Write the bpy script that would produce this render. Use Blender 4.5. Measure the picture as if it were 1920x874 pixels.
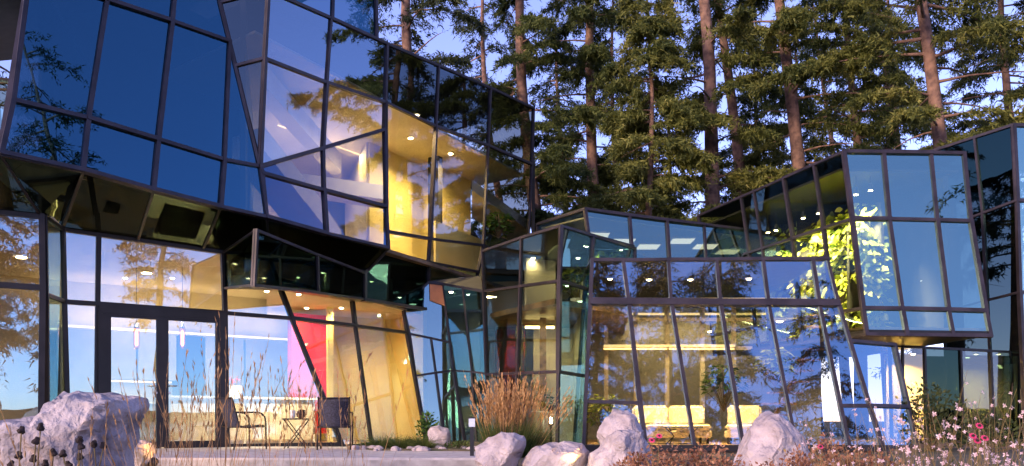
import bpy, bmesh, math, random
import numpy as np
from mathutils import Vector, Matrix, noise
R = math.radians
rnd = random.Random(7)
for o in list(bpy.data.objects): bpy.data.objects.remove(o)
scene = bpy.context.scene
COL = scene.collection

# ------------------------------------------------------------------ camera
F, CX, HY, EYE = 1500.0, 960.0, 790.0, 0.5      # pixels of the 1920x874 photo
cam = bpy.data.cameras.new('camera'); camo = bpy.data.objects.new('camera', cam)
COL.objects.link(camo); camo.location = (0, 0, EYE); camo.rotation_euler = (R(90), 0, 0)
cam.sensor_width = 36; cam.lens = F/1920*36; cam.shift_y = (HY-437)/1920
cam.clip_end = 6000; cam.clip_start = .05
scene.camera = camo
# ------------------------------------------------------------------ sky and sun
SUN_DIR = Vector((-.69, -.72, math.tan(R(15)))).normalized()
w = bpy.data.worlds.new('World'); scene.world = w; w.use_nodes = True
nt = w.node_tree; bg = nt.nodes['Background']
sky = nt.nodes.new('ShaderNodeTexSky'); sky.sky_type = 'NISHITA'; sky.sun_disc = False
sky.sun_elevation = R(15.0); sky.sun_rotation = R(90) - math.atan2(SUN_DIR.y, SUN_DIR.x)
sky.air_density = .7; sky.dust_density = .2; sky.ozone_density = 3.0; sky.altitude = 20
tint = nt.nodes.new('ShaderNodeMix'); tint.data_type = 'RGBA'; tint.blend_type = 'MULTIPLY'; tint.inputs[0].default_value = 1
tint.inputs[7].default_value = (1.42, .94, 1.12, 1)      # the camera's violet dusk white balance, even over the whole sky
nt.links.new(sky.outputs[0], tint.inputs[6]); nt.links.new(tint.outputs[2], bg.inputs[0]); bg.inputs[1].default_value = .118
sl = bpy.data.lights.new('sun', 'SUN'); sl.energy = 1.3; sl.angle = R(13); sl.color = (1, .72, .5)
so = bpy.data.objects.new('sun', sl); COL.objects.link(so)
so.rotation_euler = (-SUN_DIR).to_track_quat('-Z', 'Y').to_euler(); so.location = (-20, -30, 20)
vs = scene.view_settings
vs.view_transform = 'Standard'; vs.look = 'None'; vs.gamma = 1; vs.use_curve_mapping = False
vs.exposure = 2.0
scene.render.engine = 'CYCLES'
cy = scene.cycles
cy.use_denoising = True; cy.max_bounces = 10; cy.glossy_bounces = 5; cy.diffuse_bounces = 4
cy.transparent_max_bounces = 40; cy.caustics_reflective = False; cy.caustics_refractive = False
cy.sample_clamp_indirect = 4.0; cy.sample_clamp_direct = 0

# ------------------------------------------------------------------ helpers
def P(px, py, d): return Vector(((px-CX)/F*d, d, EYE+(HY-py)/F*d))
class Plane:
    def __init__(s, a, b, c):
        s.p = Vector(a); s.n = (Vector(b)-s.p).cross(Vector(c)-s.p).normalized()
        if s.n.dot(Vector((0, 0, EYE))-s.p) < 0: s.n = -s.n       # towards the viewer
    def at(s, px, py, off=0):                     # off: metres behind the plane
        d = Vector(((px-CX)/F, 1, (HY-py)/F)); o = Vector((0, 0, EYE))
        return o + d*((s.p-s.n*off-o).dot(s.n)/d.dot(s.n))
    def row(s, px, z):                            # photo row where the plane reaches height z
        lo, hi = -2500.0, 900.0
        for _ in range(50):
            m_ = (lo+hi)/2
            if s.at(px, m_).z > z: lo = m_
            else: hi = m_
        return m_
def vplane(x0, d0, x1, d1):                       # upright plane through two columns
    a = P(x0, HY, d0); b = P(x1, HY, d1); return Plane(a, b, a+Vector((0, 0, 1)))

class MB:
    def __init__(s): s.v = []; s.f = []
    def add(s, vs_, fs):
        k = len(s.v); s.v += [tuple(v) for v in vs_]; s.f += [tuple(i+k for i in f) for f in fs]; return s
    def box(s, x0, x1, y0, y1, z0, z1):
        return s.add([(x0,y0,z0),(x1,y0,z0),(x1,y1,z0),(x0,y1,z0),(x0,y0,z1),(x1,y0,z1),(x1,y1,z1),(x0,y1,z1)],
                     [(0,3,2,1),(4,5,6,7),(0,1,5,4),(1,2,6,5),(2,3,7,6),(3,0,4,7)])
    def prism(s, pts, off):                       # polygon pushed along a vector
        n = len(pts); off = Vector(off); a = [Vector(p) for p in pts]
        s.add(a+[p+off for p in a], [tuple(range(n))[::-1], tuple(range(n, 2*n))]+[(i, (i+1) % n, n+(i+1) % n, n+i) for i in range(n)])
        return s
    def beam(s, a, b, wd, h, nrm, ext=0):
        a = Vector(a); b = Vector(b); d = (b-a).normalized(); nrm = Vector(nrm); nrm = (nrm-d*nrm.dot(d)).normalized()
        t = d.cross(nrm)*wd/2; nn = nrm*h/2; a = a-d*ext; b = b+d*ext
        return s.add([a-t-nn, a+t-nn, a+t+nn, a-t+nn, b-t-nn, b+t-nn, b+t+nn, b-t+nn],
                     [(0,3,2,1),(4,5,6,7),(0,1,5,4),(1,2,6,5),(2,3,7,6),(3,0,4,7)])
    def tube(s, pts, rad, n=8, cap=True):
        pts = [Vector(p) for p in pts]; m = len(pts)
        if not hasattr(rad, '__len__'): rad = [rad]*m
        k = len(s.v); ref = Vector((.3, .2, 1))
        for i, p in enumerate(pts):
            d = (pts[min(i+1, m-1)]-pts[max(i-1, 0)]).normalized()
            if abs(d.dot(ref.normalized())) > .97: ref = Vector((1, .1, .2))
            u = d.cross(ref).normalized(); q = d.cross(u)
            for j in range(n):
                a = 2*math.pi*j/n; s.v.append(tuple(p+(u*math.cos(a)+q*math.sin(a))*rad[i]))
        for i in range(m-1):
            for j in range(n):
                s.f.append((k+i*n+j, k+i*n+(j+1) % n, k+(i+1)*n+(j+1) % n, k+(i+1)*n+j))
        if cap: s.f.append(tuple(k+j for j in range(n))[::-1]); s.f.append(tuple(k+(m-1)*n+j for j in range(n)))
        return s
    def lathe(s, prof, n=16, c=(0, 0, 0)):
        k = len(s.v); c = Vector(c)
        for r, z in prof:
            for j in range(n):
                a = 2*math.pi*j/n; s.v.append(tuple(c+Vector((r*math.cos(a), r*math.sin(a), z))))
        for i in range(len(prof)-1):
            for j in range(n): s.f.append((k+i*n+j, k+i*n+(j+1) % n, k+(i+1)*n+(j+1) % n, k+(i+1)*n+j))
        s.f.append(tuple(k+j for j in range(n))[::-1]); s.f.append(tuple(k+(len(prof)-1)*n+j for j in range(n)))
        return s
    def mesh(s, name, mat=None, smooth=False):
        me = bpy.data.meshes.new(name); me.from_pydata(s.v, [], s.f); me.update()
        if mat: me.materials.append(mat)
        if smooth: me.polygons.foreach_set('use_smooth', [True]*len(me.polygons))
        return me
    def build(s, name, mat, parent=None, smooth=False):
        return link(name, s.mesh(name, mat, smooth), parent)
ROOTS = {}
def link(name, me, parent=None):
    o = bpy.data.objects.new(name, me); COL.objects.link(o)
    if parent:
        o.parent = parent
        if parent in ROOTS: o.matrix_parent_inverse = ROOTS[parent]
    return o
def tag(o, label, cat=None, group=None, kind=None):
    if label: o['label'] = label
    if cat: o['category'] = cat
    if group: o['group'] = group
    if kind: o['kind'] = kind
    return o
def thing(name, label, cat, loc=(0,0,0), rz=0, group=None, world=False):
    """Empty at the thing's base; with world=True its parts are given in world coordinates"""
    o = bpy.data.objects.new(name, None); COL.objects.link(o); o.empty_display_size = .2
    o.location = loc; o.rotation_euler = (0, 0, rz); tag(o, label, cat, group)
    if world: ROOTS[o] = Matrix.Translation(Vector(loc)).inverted()
    return o
def npmesh(name, V, Fc, mat):
    """V (n,3); Fc (m,k) index array with equal face size"""
    me = bpy.data.meshes.new(name); V = np.asarray(V, np.float32); Fc = np.asarray(Fc, np.int32)
    m, k = Fc.shape
    me.vertices.add(len(V)); me.vertices.foreach_set('co', V.ravel())
    me.loops.add(m*k); me.loops.foreach_set('vertex_index', Fc.ravel())
    me.polygons.add(m); me.polygons.foreach_set('loop_start', np.arange(0, m*k, k, dtype=np.int32))
    me.update(calc_edges=True); me.validate()
    if mat: me.materials.append(mat)
    return me
def copy_tree(o, parent=None):
    c = o.copy(); COL.objects.link(c); c.parent = parent
    for ch in list(o.children): copy_tree(ch, c)
    return c

# ------------------------------------------------------------------ materials
def mat(name, col, rough=.6, metal=0, nscale=0, namt=.15, bump=0, bscale=None, col2=None, spec=.5, detail=6, coord='Object'):
    m = bpy.data.materials.new(name); m.use_nodes = True; t = m.node_tree; N = t.nodes; L = t.links
    b = N['Principled BSDF']; b.inputs['Roughness'].default_value = rough; b.inputs['Metallic'].default_value = metal
    b.inputs['Base Color'].default_value = (*col, 1); b.inputs['Specular IOR Level'].default_value = spec
    if nscale or bump:
        tc = N.new('ShaderNodeTexCoord')
        n = N.new('ShaderNodeTexNoise'); n.inputs['Scale'].default_value = nscale or bscale; n.inputs['Detail'].default_value = detail
        L.new(tc.outputs[coord], n.inputs['Vector'])
        if nscale:
            c2 = col2 or tuple(max(0, c*(1-namt*2)) for c in col); c1 = col if col2 else tuple(min(1, c*(1+namt)) for c in col)
            r = N.new('ShaderNodeValToRGB'); r.color_ramp.elements[0].position = .35; r.color_ramp.elements[1].position = .65
            r.color_ramp.elements[0].color = (*c2, 1); r.color_ramp.elements[1].color = (*c1, 1)
            L.new(n.outputs['Fac'], r.inputs[0]); L.new(r.outputs[0], b.inputs['Base Color'])
        if bump:
            n2 = N.new('ShaderNodeTexNoise'); n2.inputs['Scale'].default_value = bscale or nscale*3; n2.inputs['Detail'].default_value = 8
            L.new(tc.outputs[coord], n2.inputs['Vector'])
            bp = N.new('ShaderNodeBump'); bp.inputs['Strength'].default_value = bump; bp.inputs['Distance'].default_value = .03
            L.new(n2.outputs['Fac'], bp.inputs['Height']); L.new(bp.outputs[0], b.inputs['Normal'])
    return m
def emit(name, col, s):
    m = bpy.data.materials.new(name); m.use_nodes = True; t = m.node_tree
    b = t.nodes['Principled BSDF']; b.inputs['Base Color'].default_value = (*col, 1)
    b.inputs['Emission Color'].default_value = (*col, 1); b.inputs['Emission Strength'].default_value = s
    return m
def glass(name, rcol, refl, tcol, wav=.0034, edge=.45):
    """coated architectural glass: mirror coat mixed with tinted see-through; the far face of the slab only transmits"""
    m = bpy.data.materials.new(name); m.use_nodes = True; t = m.node_tree; N = t.nodes; L = t.links
    N.remove(N['Principled BSDF']); out = N['Material Output']
    g = N.new('ShaderNodeBsdfGlossy'); g.inputs['Color'].default_value = (rcol[0]*.87, rcol[1]*.97, rcol[2], 1); g.inputs['Roughness'].default_value = 0.0
    tr = N.new('ShaderNodeBsdfTransparent'); tr.inputs['Color'].default_value = (*tcol, 1)
    t2 = N.new('ShaderNodeBsdfTransparent'); t2.inputs['Color'].default_value = (1, 1, 1, 1)
    lw = N.new('ShaderNodeLayerWeight'); lw.inputs['Blend'].default_value = .5
    pw = N.new('ShaderNodeMath'); pw.operation = 'POWER'; pw.inputs[1].default_value = 4
    ml = N.new('ShaderNodeMath'); ml.operation = 'MULTIPLY_ADD'; ml.inputs[1].default_value = edge; ml.inputs[2].default_value = refl; ml.use_clamp = True
    L.new(lw.outputs['Facing'], pw.inputs[0]); L.new(pw.outputs[0], ml.inputs[0])
    mx = N.new('ShaderNodeMixShader'); L.new(ml.outputs[0], mx.inputs[0]); L.new(tr.outputs[0], mx.inputs[1]); L.new(g.outputs[0], mx.inputs[2])
    geo = N.new('ShaderNodeNewGeometry'); m2 = N.new('ShaderNodeMixShader')
    L.new(geo.outputs['Backfacing'], m2.inputs[0]); L.new(mx.outputs[0], m2.inputs[1]); L.new(t2.outputs[0], m2.inputs[2])
    L.new(m2.outputs[0], out.inputs[0])
    tc = N.new('ShaderNodeTexCoord'); n = N.new('ShaderNodeTexNoise'); n.inputs['Scale'].default_value = .9; n.inputs['Detail'].default_value = 1.5
    oi = N.new('ShaderNodeObjectInfo'); va = N.new('ShaderNodeVectorMath'); va.operation = 'ADD'
    sc = N.new('ShaderNodeVectorMath'); sc.operation = 'SCALE'; sc.inputs[3].default_value = 37.0
    cb = N.new('ShaderNodeCombineXYZ'); L.new(oi.outputs['Random'], cb.inputs[0]); L.new(oi.outputs['Random'], cb.inputs[1])
    L.new(cb.outputs[0], sc.inputs[0]); L.new(tc.outputs['Object'], va.inputs[0]); L.new(sc.outputs[0], va.inputs[1]); L.new(va.outputs[0], n.inputs['Vector'])
    bp = N.new('ShaderNodeBump'); bp.inputs['Strength'].default_value = 1; bp.inputs['Distance'].default_value = wav
    L.new(n.outputs['Fac'], bp.inputs['Height']); L.new(bp.outputs[0], g.inputs['Normal'])
    return m
def leafmat(name, c1, c2, c3=None, scale=.5, trans=.25, rough=.6):
    """foliage: patches by noise, each leaf its own tone, a little light through the leaf"""
    m = bpy.data.materials.new(name); m.use_nodes = True; t = m.node_tree; N = t.nodes; L = t.links
    b = N['Principled BSDF']; b.inputs['Roughness'].default_value = rough; b.inputs['Specular IOR Level'].default_value = .25
    tc = N.new('ShaderNodeTexCoord'); n = N.new('ShaderNodeTexNoise'); n.inputs['Scale'].default_value = scale; n.inputs['Detail'].default_value = 3
    L.new(tc.outputs['Object'], n.inputs['Vector'])
    g = N.new('ShaderNodeNewGeometry'); ad = N.new('ShaderNodeMath'); ad.operation = 'MULTIPLY_ADD'; ad.inputs[1].default_value = .35
    L.new(g.outputs['Random Per Island'], ad.inputs[0])
    sb = N.new('ShaderNodeMath'); sb.operation = 'SUBTRACT'; sb.inputs[1].default_value = .175; L.new(n.outputs['Fac'], sb.inputs[0]); L.new(sb.outputs[0], ad.inputs[2])
    r = N.new('ShaderNodeValToRGB'); e = r.color_ramp.elements; e[0].position = .3; e[1].position = .7; e[0].color = (*c1, 1); e[1].color = (*c2, 1)
    if c3: k = e.new(.85); k.color = (*c3, 1)
    L.new(ad.outputs[0], r.inputs[0]); L.new(r.outputs[0], b.inputs['Base Color'])
    if trans:
        tl = N.new('ShaderNodeBsdfTranslucent'); L.new(r.outputs[0], tl.inputs[0]); mx = N.new('ShaderNodeMixShader'); mx.inputs[0].default_value = trans
        L.new(b.outputs[0], mx.inputs[1]); L.new(tl.outputs[0], mx.inputs[2]); L.new(mx.outputs[0], N['Material Output'].inputs[0])
    return m
M = {}
M['frame'] = mat('frame_bronze', (.036, .029, .036), .45, .3, nscale=3, namt=.2)
M['darkframe'] = mat('frame_black', (.018, .015, .016), .45, .2, nscale=3, namt=.2)
M['gA'] = glass('glass_blue', (.13, .36, .52), .42, (.30, .36, .42))
M['gAclear'] = glass('glass_blue_clear', (.20, .40, .66), .34, (.62, .62, .60))
M['gC'] = glass('glass_grey', (.58, .70, .82), .32, (.82, .78, .66))
M['gCtop'] = glass('glass_grey_top', (.54, .68, .82), .36, (.50, .48, .42))
M['gCdark'] = glass('glass_darkened', (.50, .58, .62), .17, (.30, .30, .26), edge=.35)  # tint darkened to stand in for dark tree reflections and unlit interior
M['gCy'] = glass('glass_clear', (.60, .66, .75), .17, (.88, .84, .70), edge=.35)
M['gG'] = glass('glass_ground', (.42, .78, .96), .38, (.84, .80, .66))
M['gP'] = glass('glass_pavilion', (.48, .74, .92), .38, (.78, .74, .58))
M['gPR'] = glass('glass_pavilion_end', (.48, .76, .92), .50, (.45, .45, .40))
M['gD'] = glass('glass_dark', (.26, .48, .42), .09, (.05, .07, .065), edge=.25)
M['gT'] = glass('glass_teal', (.52, .80, .80), .36, (.46, .58, .50))
M['gE1'] = glass('glass_pale', (.56, .78, .78), .36, (.35, .42, .40))
M['gE2'] = glass('glass_deep_teal', (.40, .66, .74), .22, (.20, .28, .30))
M['gR'] = glass('glass_sky_blue', (.64, .98, .84), .48, (.70, .76, .58))
M['gS'] = glass('glass_side', (.46, .64, .56), .15, (.66, .70, .52), edge=.3)
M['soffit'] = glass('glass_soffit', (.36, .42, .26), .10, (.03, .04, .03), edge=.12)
M['roof'] = mat('roof_dark', (.03, .03, .032), .8, nscale=4)
M['wall_dark'] = mat('interior_dark', (.03, .028, .026), .8, nscale=2)
M['cream'] = mat('interior_cream', (.62, .56, .44), .7, nscale=1.5, namt=.05)
M['yellow'] = mat('interior_yellow', (.74, .62, .24), .7, nscale=1.2, namt=.06)
M['white'] = mat('white_paint', (.75, .73, .68), .5, nscale=2, namt=.04)
M['red'] = mat('red_panel', (.70, .018, .025), .45, nscale=2, namt=.05)
M['ceil'] = mat('ceiling_paint', (.66, .60, .50), .8, nscale=1, namt=.04)
M['wood'] = mat('floor_wood', (.25, .16, .09), .4, nscale=3, namt=.25)
M['slatwood'] = mat('slat_wood', (.48, .30, .12), .45, nscale=6, namt=.25)
M['cabinet'] = mat('cabinet_grey', (.34, .34, .32), .35, nscale=2, namt=.05)
M['black'] = mat('black_metal', (.015, .015, .018), .4, .4, nscale=5)
M['steel'] = mat('steel', (.5, .5, .5), .25, 1, nscale=5, namt=.1)
M['lampwarm'] = emit('lamp_warm', (1, .74, .34), 4)
M['lampbright'] = emit('lamp_bright', (1, .80, .48), 14)
M['strip'] = emit('lamp_strip', (1, .80, .44), .42)
M['filament'] = emit('lamp_filament', (1, .26, .01), 1.8)
M['panel_light'] = emit('lamp_panel', (1, .95, .85), .35)
M['concrete'] = mat('concrete', (.36, .34, .34), .85, nscale=5, namt=.15, bump=.3, bscale=30)
M['sling'] = mat('sling_fabric', (.030, .031, .055), .8, nscale=40, namt=.3, bump=.4, bscale=200)
M['sofa'] = mat('sofa_fabric', (.74, .67, .48), .9, nscale=8, namt=.06, bump=.2, bscale=60)
M['bark'] = mat('bark', (.25, .15, .105), .95, nscale=5, col2=(.10, .06, .048), bump=.9, bscale=11)
M['needle'] = leafmat('needles', (.032, .055, .016), (.145, .170, .042), (.25, .245, .068), .55, .35)
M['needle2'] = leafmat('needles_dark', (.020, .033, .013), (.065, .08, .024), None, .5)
M['needle3'] = leafmat('needles_olive', (.050, .072, .018), (.215, .225, .05), (.35, .32, .09), .6, .35)
M['leaf'] = leafmat('leaves_green', (.03, .07, .012), (.10, .20, .03), (.2, .3, .05), 3)
M['leafy'] = leafmat('leaves_yellow_green', (.10, .16, .02), (.38, .40, .05), (.55, .50, .10), 2.2)
M['grassgreen'] = leafmat('grass_green', (.03, .055, .014), (.10, .14, .03), (.18, .20, .06), 5)
M['grasstan'] = leafmat('grass_tan', (.24, .13, .055), (.46, .28, .13), (.6, .40, .2), 6)
M['plume'] = leafmat('plumes', (.36, .19, .07), (.62, .38, .16), (.74, .50, .25), 6)
M['rust'] = leafmat('leaves_rust', (.20, .08, .045), (.44, .23, .13), (.34, .30, .10), 5)
M['petal'] = leafmat('petals_white', (.70, .42, .46), (.84, .70, .70), None, 20, .3)
M['pink'] = leafmat('petals_pink', (.65, .04, .16), (.8, .09, .25), None, 20, .2)
M['seed'] = mat('seedhead', (.025, .014, .012), .9, nscale=30)
M['stem'] = leafmat('stems', (.10, .06, .03), (.20, .15, .06), None, 8, 0)
def stone(name, c1, c2, c3):
    m = bpy.data.materials.new(name); m.use_nodes = True; t = m.node_tree; N = t.nodes; L = t.links
    b = N['Principled BSDF']; b.inputs['Roughness'].default_value = .85; b.inputs['Specular IOR Level'].default_value = .3
    tc = N.new('ShaderNodeTexCoord')
    def nz(s, d, w_=0):
        n = N.new('ShaderNodeTexNoise'); n.inputs['Scale'].default_value = s; n.inputs['Detail'].default_value = d; n.inputs['Distortion'].default_value = w_
        L.new(tc.outputs['Object'], n.inputs['Vector']); return n
    n1 = nz(2.2, 8, .8); r = N.new('ShaderNodeValToRGB'); e = r.color_ramp.elements
    e[0].position = .30; e[1].position = .62; e[0].color = (*c1, 1); e[1].color = (*c2, 1)
    L.new(n1.outputs['Fac'], r.inputs[0])
    n2 = nz(1.6, 9, 1.6); r2 = N.new('ShaderNodeValToRGB'); e = r2.color_ramp.elements
    e[0].position = .60; e[1].position = .70; e[0].color = (0, 0, 0, 1); e[1].color = (.75, .75, .75, 1)
    L.new(n2.outputs['Fac'], r2.inputs[0])
    mx = N.new('ShaderNodeMix'); mx.data_type = 'RGBA'; L.new(r2.outputs[0], mx.inputs[0]); L.new(r.outputs[0], mx.inputs[6]); mx.inputs[7].default_value = (*c3, 1)
    L.new(mx.outputs[2], b.inputs['Base Color'])
    n3 = nz(7, 12, .4); n4 = nz(30, 8)
    ad = N.new('ShaderNodeMath'); ad.operation = 'MULTIPLY_ADD'; ad.inputs[1].default_value = .25; L.new(n4.outputs['Fac'], ad.inputs[0]); L.new(n3.outputs['Fac'], ad.inputs[2])
    bp = N.new('ShaderNodeBump'); bp.inputs['Strength'].default_value = .9; bp.inputs['Distance'].default_value = .075
    vo = N.new('ShaderNodeTexVoronoi'); vo.inputs['Scale'].default_value = 3.4; vo.inputs['Randomness'].default_value = 1
    wd_ = N.new('ShaderNodeVectorMath'); wd_.operation = 'ADD'; sc_n = N.new('ShaderNodeVectorMath'); sc_n.operation = 'SCALE'; sc_n.inputs[3].default_value = .5
    L.new(n3.outputs['Color'], sc_n.inputs[0]); L.new(tc.outputs['Object'], wd_.inputs[0]); L.new(sc_n.outputs[0], wd_.inputs[1]); L.new(wd_.outputs[0], vo.inputs['Vector'])
    ad2 = N.new('ShaderNodeMath'); ad2.operation = 'MULTIPLY_ADD'; ad2.inputs[1].default_value = .55; L.new(vo.outputs['Distance'], ad2.inputs[0]); L.new(ad.outputs[0], ad2.inputs[2])
    L.new(ad2.outputs[0], bp.inputs['Height']); L.new(bp.outputs[0], b.inputs['Normal'])
    return m
M['stone'] = stone('boulder_stone', (.24, .205, .22), (.54, .46, .455), (.40, .26, .17))
M['stone2'] = stone('boulder_grey', (.17, .155, .18), (.44, .39, .40), (.40, .28, .20))
def groundmat():
    m = mat('ground_soil', (.10, .075, .05), .95, nscale=1.5, col2=(.045, .05, .022), bump=.6, bscale=14)
    return m
M['ground'] = groundmat()
M['far'] = mat('far_shore', (.02, .03, .025), .9, nscale=.05)

# ------------------------------------------------------------------ ground
def gz(x, y):
    base = -1.1 if y < 1 else (-1.1+.85*(y-1)/9 if y < 10 else min(-.25+.13*(y-10), -.12))
    return base
xs = np.concatenate([[-3000, -800, -200, -60], np.arange(-30, 31, 1.5), [60, 200, 800, 3000]])
ys = np.concatenate([[-3000, -800, -200, -60, -20], np.arange(-4, 60, 1.0), [90, 200, 800, 3000]])
V = [(x, y, gz(x, y)+(.05*noise.noise((x*.4, y*.4, 0)) if -30 < x < 30 and 0 < y < 10 else 0)) for y in ys for x in xs]
nx = len(xs)
Fc = [(j*nx+i, j*nx+i+1, (j+1)*nx+i+1, (j+1)*nx+i) for j in range(len(ys)-1) for i in range(nx-1)]
g = MB().add(V, Fc).build('ground', M['ground'], smooth=True); tag(g, 'dark soil ground around the building', None, None, 'structure')
# low wooded far shore behind the viewer, seen in the panes
fs = MB(); k = 60; pts = []
for i in range(k+1):
    a = R(175)+R(190)*i/k; r_ = 900
    pts.append((r_*math.cos(a), r_*math.sin(a), 10+8*noise.noise((i*.35, 2, 0))))
for (x, y, h) in pts: fs.v += [(x, y, -2), (x, y, h), (x*1.15, y*1.15, -2)]
for i in range(k):
    fs.f += [(3*i, 3*i+3, 3*i+4, 3*i+1), (3*i+1, 3*i+4, 3*i+5, 3*i+2)]
o = fs.build('hills', M['far'], smooth=True); tag(o, 'low dark wooded ridge on the far shore', None, None, 'structure')

wm = mat('water', (.02, .03, .035), .06, bump=.25, bscale=.6)
wo = MB().add([(-3000,-3000,-1.09),(3000,-3000,-1.09),(3000,-18,-1.09),(-3000,-18,-1.09)], [(0,1,2,3)]).build('water', wm); tag(wo, 'calm lake behind the viewer', None, None, 'structure')
# ------------------------------------------------------------------ facade builder
BARN = [0]
def facet(bld, name, plane, panes, gl, wd=.075, dp=.11, frame='frame', skip=(), thick=None, noedge=()):
    """panes: pixel polygons lying in one plane (or lists of points); each pane and each bar is a child of the wall part"""
    toP = (lambda q: plane.at(*q)) if plane else (lambda q: Vector(q))
    polys = []
    for pn in panes:
        g_ = gl
        if isinstance(pn, tuple) and isinstance(pn[0], str): g_, pn = pn
        polys.append((g_, pn))
    edges = {}
    for g_, pn in polys:
        for a, b in zip(pn, pn[1:]+pn[:1]):
            key = tuple(sorted((tuple(round(c, 1) for c in a), tuple(round(c, 1) for c in b)))); edges.setdefault(key, (a, b))
    # the wall part itself: a thin sill bar along the first edge keeps it a real mesh
    first = True; wall = None
    for key, (a, b) in edges.items():
        if key in skip: continue
        pa, pb = toP(a), toP(b); n = plane.n if plane else None
        if n is None:
            q = [Vector(x) for x in polys[0][1]]; n = (q[1]-q[0]).cross(q[2]-q[0]).normalized()
        BARN[0] += 1; j = (BARN[0] % 13)*.0017
        w_ = (thick or {}).get(key, wd)*.72; dp_ = dp*.55
        mb = MB().beam(pa, pb, w_+j*.5, dp_+2*j, n, w_*.45)
        if first:
            wall = mb.build(name, M[frame], bld); first = False
        else:
            mb.build('mullion', M[frame], wall)
    for g_, pn in polys:
        q = [toP(x) for x in pn]; c = sum(q, Vector())/len(q)
        n = (q[1]-q[0]).cross(q[2]-q[0]).normalized()
        if n.dot(Vector((0, 0, EYE))-c) > 0: q = q[::-1]; n = -n
        MB().prism(q, n*.02).build('pane', M[g_], wall)
    return wall
def fixnormals(me):
    bm = bmesh.new(); bm.from_mesh(me); bmesh.ops.recalc_face_normals(bm, faces=bm.faces); bm.to_mesh(me); bm.free()
def grid(rows):
    """rows of pixel points -> cell polygons"""
    out = []
    for r0, r1 in zip(rows, rows[1:]):
        for i in range(len(r0)-1): out.append([r0[i], r0[i+1], r1[i+1], r1[i]])
    return out
def slab(bld, name, pts, off, m): return MB().prism(pts, off).build(name, M[m], bld)
def wallbox(bld, name, a, b, z0, z1, th, m):
    """upright wall between plan points a and b"""
    a = Vector((a[0], a[1], 0)); b = Vector((b[0], b[1], 0)); d = (b-a).normalized(); t = Vector((-d.y, d.x, 0))*th/2
    return MB().prism([a-t+Vector((0,0,z0)), b-t+Vector((0,0,z0)), b+t+Vector((0,0,z0)), a+t+Vector((0,0,z0))], (0, 0, z1-z0)).build(name, M[m], bld)
LK = .17
def area(parent, loc, sx, sy, e, col=(1, .72, .34), rot=(0, 0, 0), spread=180):
    l = bpy.data.lights.new('lamp_light', 'AREA'); l.shape = 'RECTANGLE'; l.size = sx; l.size_y = sy; l.energy = e*LK; l.color = col; l.spread = R(spread)
    o = bpy.data.objects.new('lamp_light', l); COL.objects.link(o); o.location = loc; o.rotation_euler = rot
    if parent:
        o.parent = parent
        if parent in ROOTS: o.matrix_parent_inverse = ROOTS[parent]
    return o
def point(parent, loc, e, r=.05, col=(1, .72, .36)):
    l = bpy.data.lights.new('lamp_light', 'POINT'); l.energy = e*LK; l.shadow_soft_size = r; l.color = col
    o = bpy.data.objects.new('lamp_light', l); COL.objects.link(o); o.location = loc
    if parent:
        o.parent = parent
        if parent in ROOTS: o.matrix_parent_inverse = ROOTS[parent]
    return o
WARM = (1, .74, .36)

# ================================================================== main building
B1 = thing('glass_building', 'tall faceted blue glass building with overhanging upper storey and glazed doors', 'building', (-4, 17, 0), world=True)
PA_ = P(0, 288, 11.2); PB_ = P(728, 465, 17.3)
uA = (PB_-PA_); uA.z = 0; uA.normalize(); nh = Vector((uA.y, -uA.x, 0))
PLA = Plane(PA_, PB_, PA_+(Vector((0, 0, 1))-nh*.20))
i1 = PLA.at(487, 312); i2 = PLA.at(721, 243)
PLC = Plane(i1, i2, i1+Vector((0, 0, 1)))
PLG1 = vplane(120, 13.9, 530, 13.9*2880/2470)
s_top = PLG1.at(505, 487); s_bot = PLG1.at(641, 837)
PLG2 = Plane(PLG1.at(527, 544), s_bot, P(760, 620, 19.0))
# --- upper blue wall
czt = [PLC.at(503,-17), PLC.at(1000,203)]
ar = lambda x: PLA.row(x, PLC.at(x, -17+.443*(x-503)).z+.03)
A = [
 [(57,-60),(208,-60),(200,0),(54,-48)],
 [(54,-48),(200,0),(165,222),(24,188)],
 [(208,-60),(331,-60),(322,40),(200,0)],
 [(200,0),(322,40),(296,262),(165,222)],
 [(331,-60),(400,-60),(412,5),(430,78),(322,40)],
 [(322,40),(430,78),(420,300),(296,262)],
 [(24,188),(165,222),(155,319),(2,286)],
 [(165,222),(296,262),(287,356),(155,319)],
 [(296,262),(420,300),(413,388),(287,356)],
 [(430,78),(487,312),(420,300)],
 [(420,300),(487,312),(500,407),(413,388)],
 ('gAclear', [(487,312),(605,278),(607,357),(492,325)]),
 ('gAclear', [(605,278),(721,243),(724,388),(607,357)]),
 ('gAclear', [(492,325),(607,357),(612,438),(500,407)]),
 ('gAclear', [(607,357),(724,388),(728,465),(612,438)]),
 [(500,-60),(625,-60),(622,ar(622)),(520,ar(520)),(500,ar(500)-4)],
 [(625,-60),(703,-60),(706,ar(706)),(622,ar(622))],
]
facet(B1, 'curtain_wall', PLA, A, 'gA', .085, .12)
# left end of the upper storey, running back
aL0 = PLA.at(57,-60); aL1 = PLA.at(2,286)
back = Vector((-nh.x, -nh.y, 0))
facet(B1, 'curtain_wall', None, [[aL0, aL1, aL1+Vector((-1.2,4.5,0)), aL0+Vector((-1.2,4.5,0))]], 'gA', .06, .09)
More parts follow.
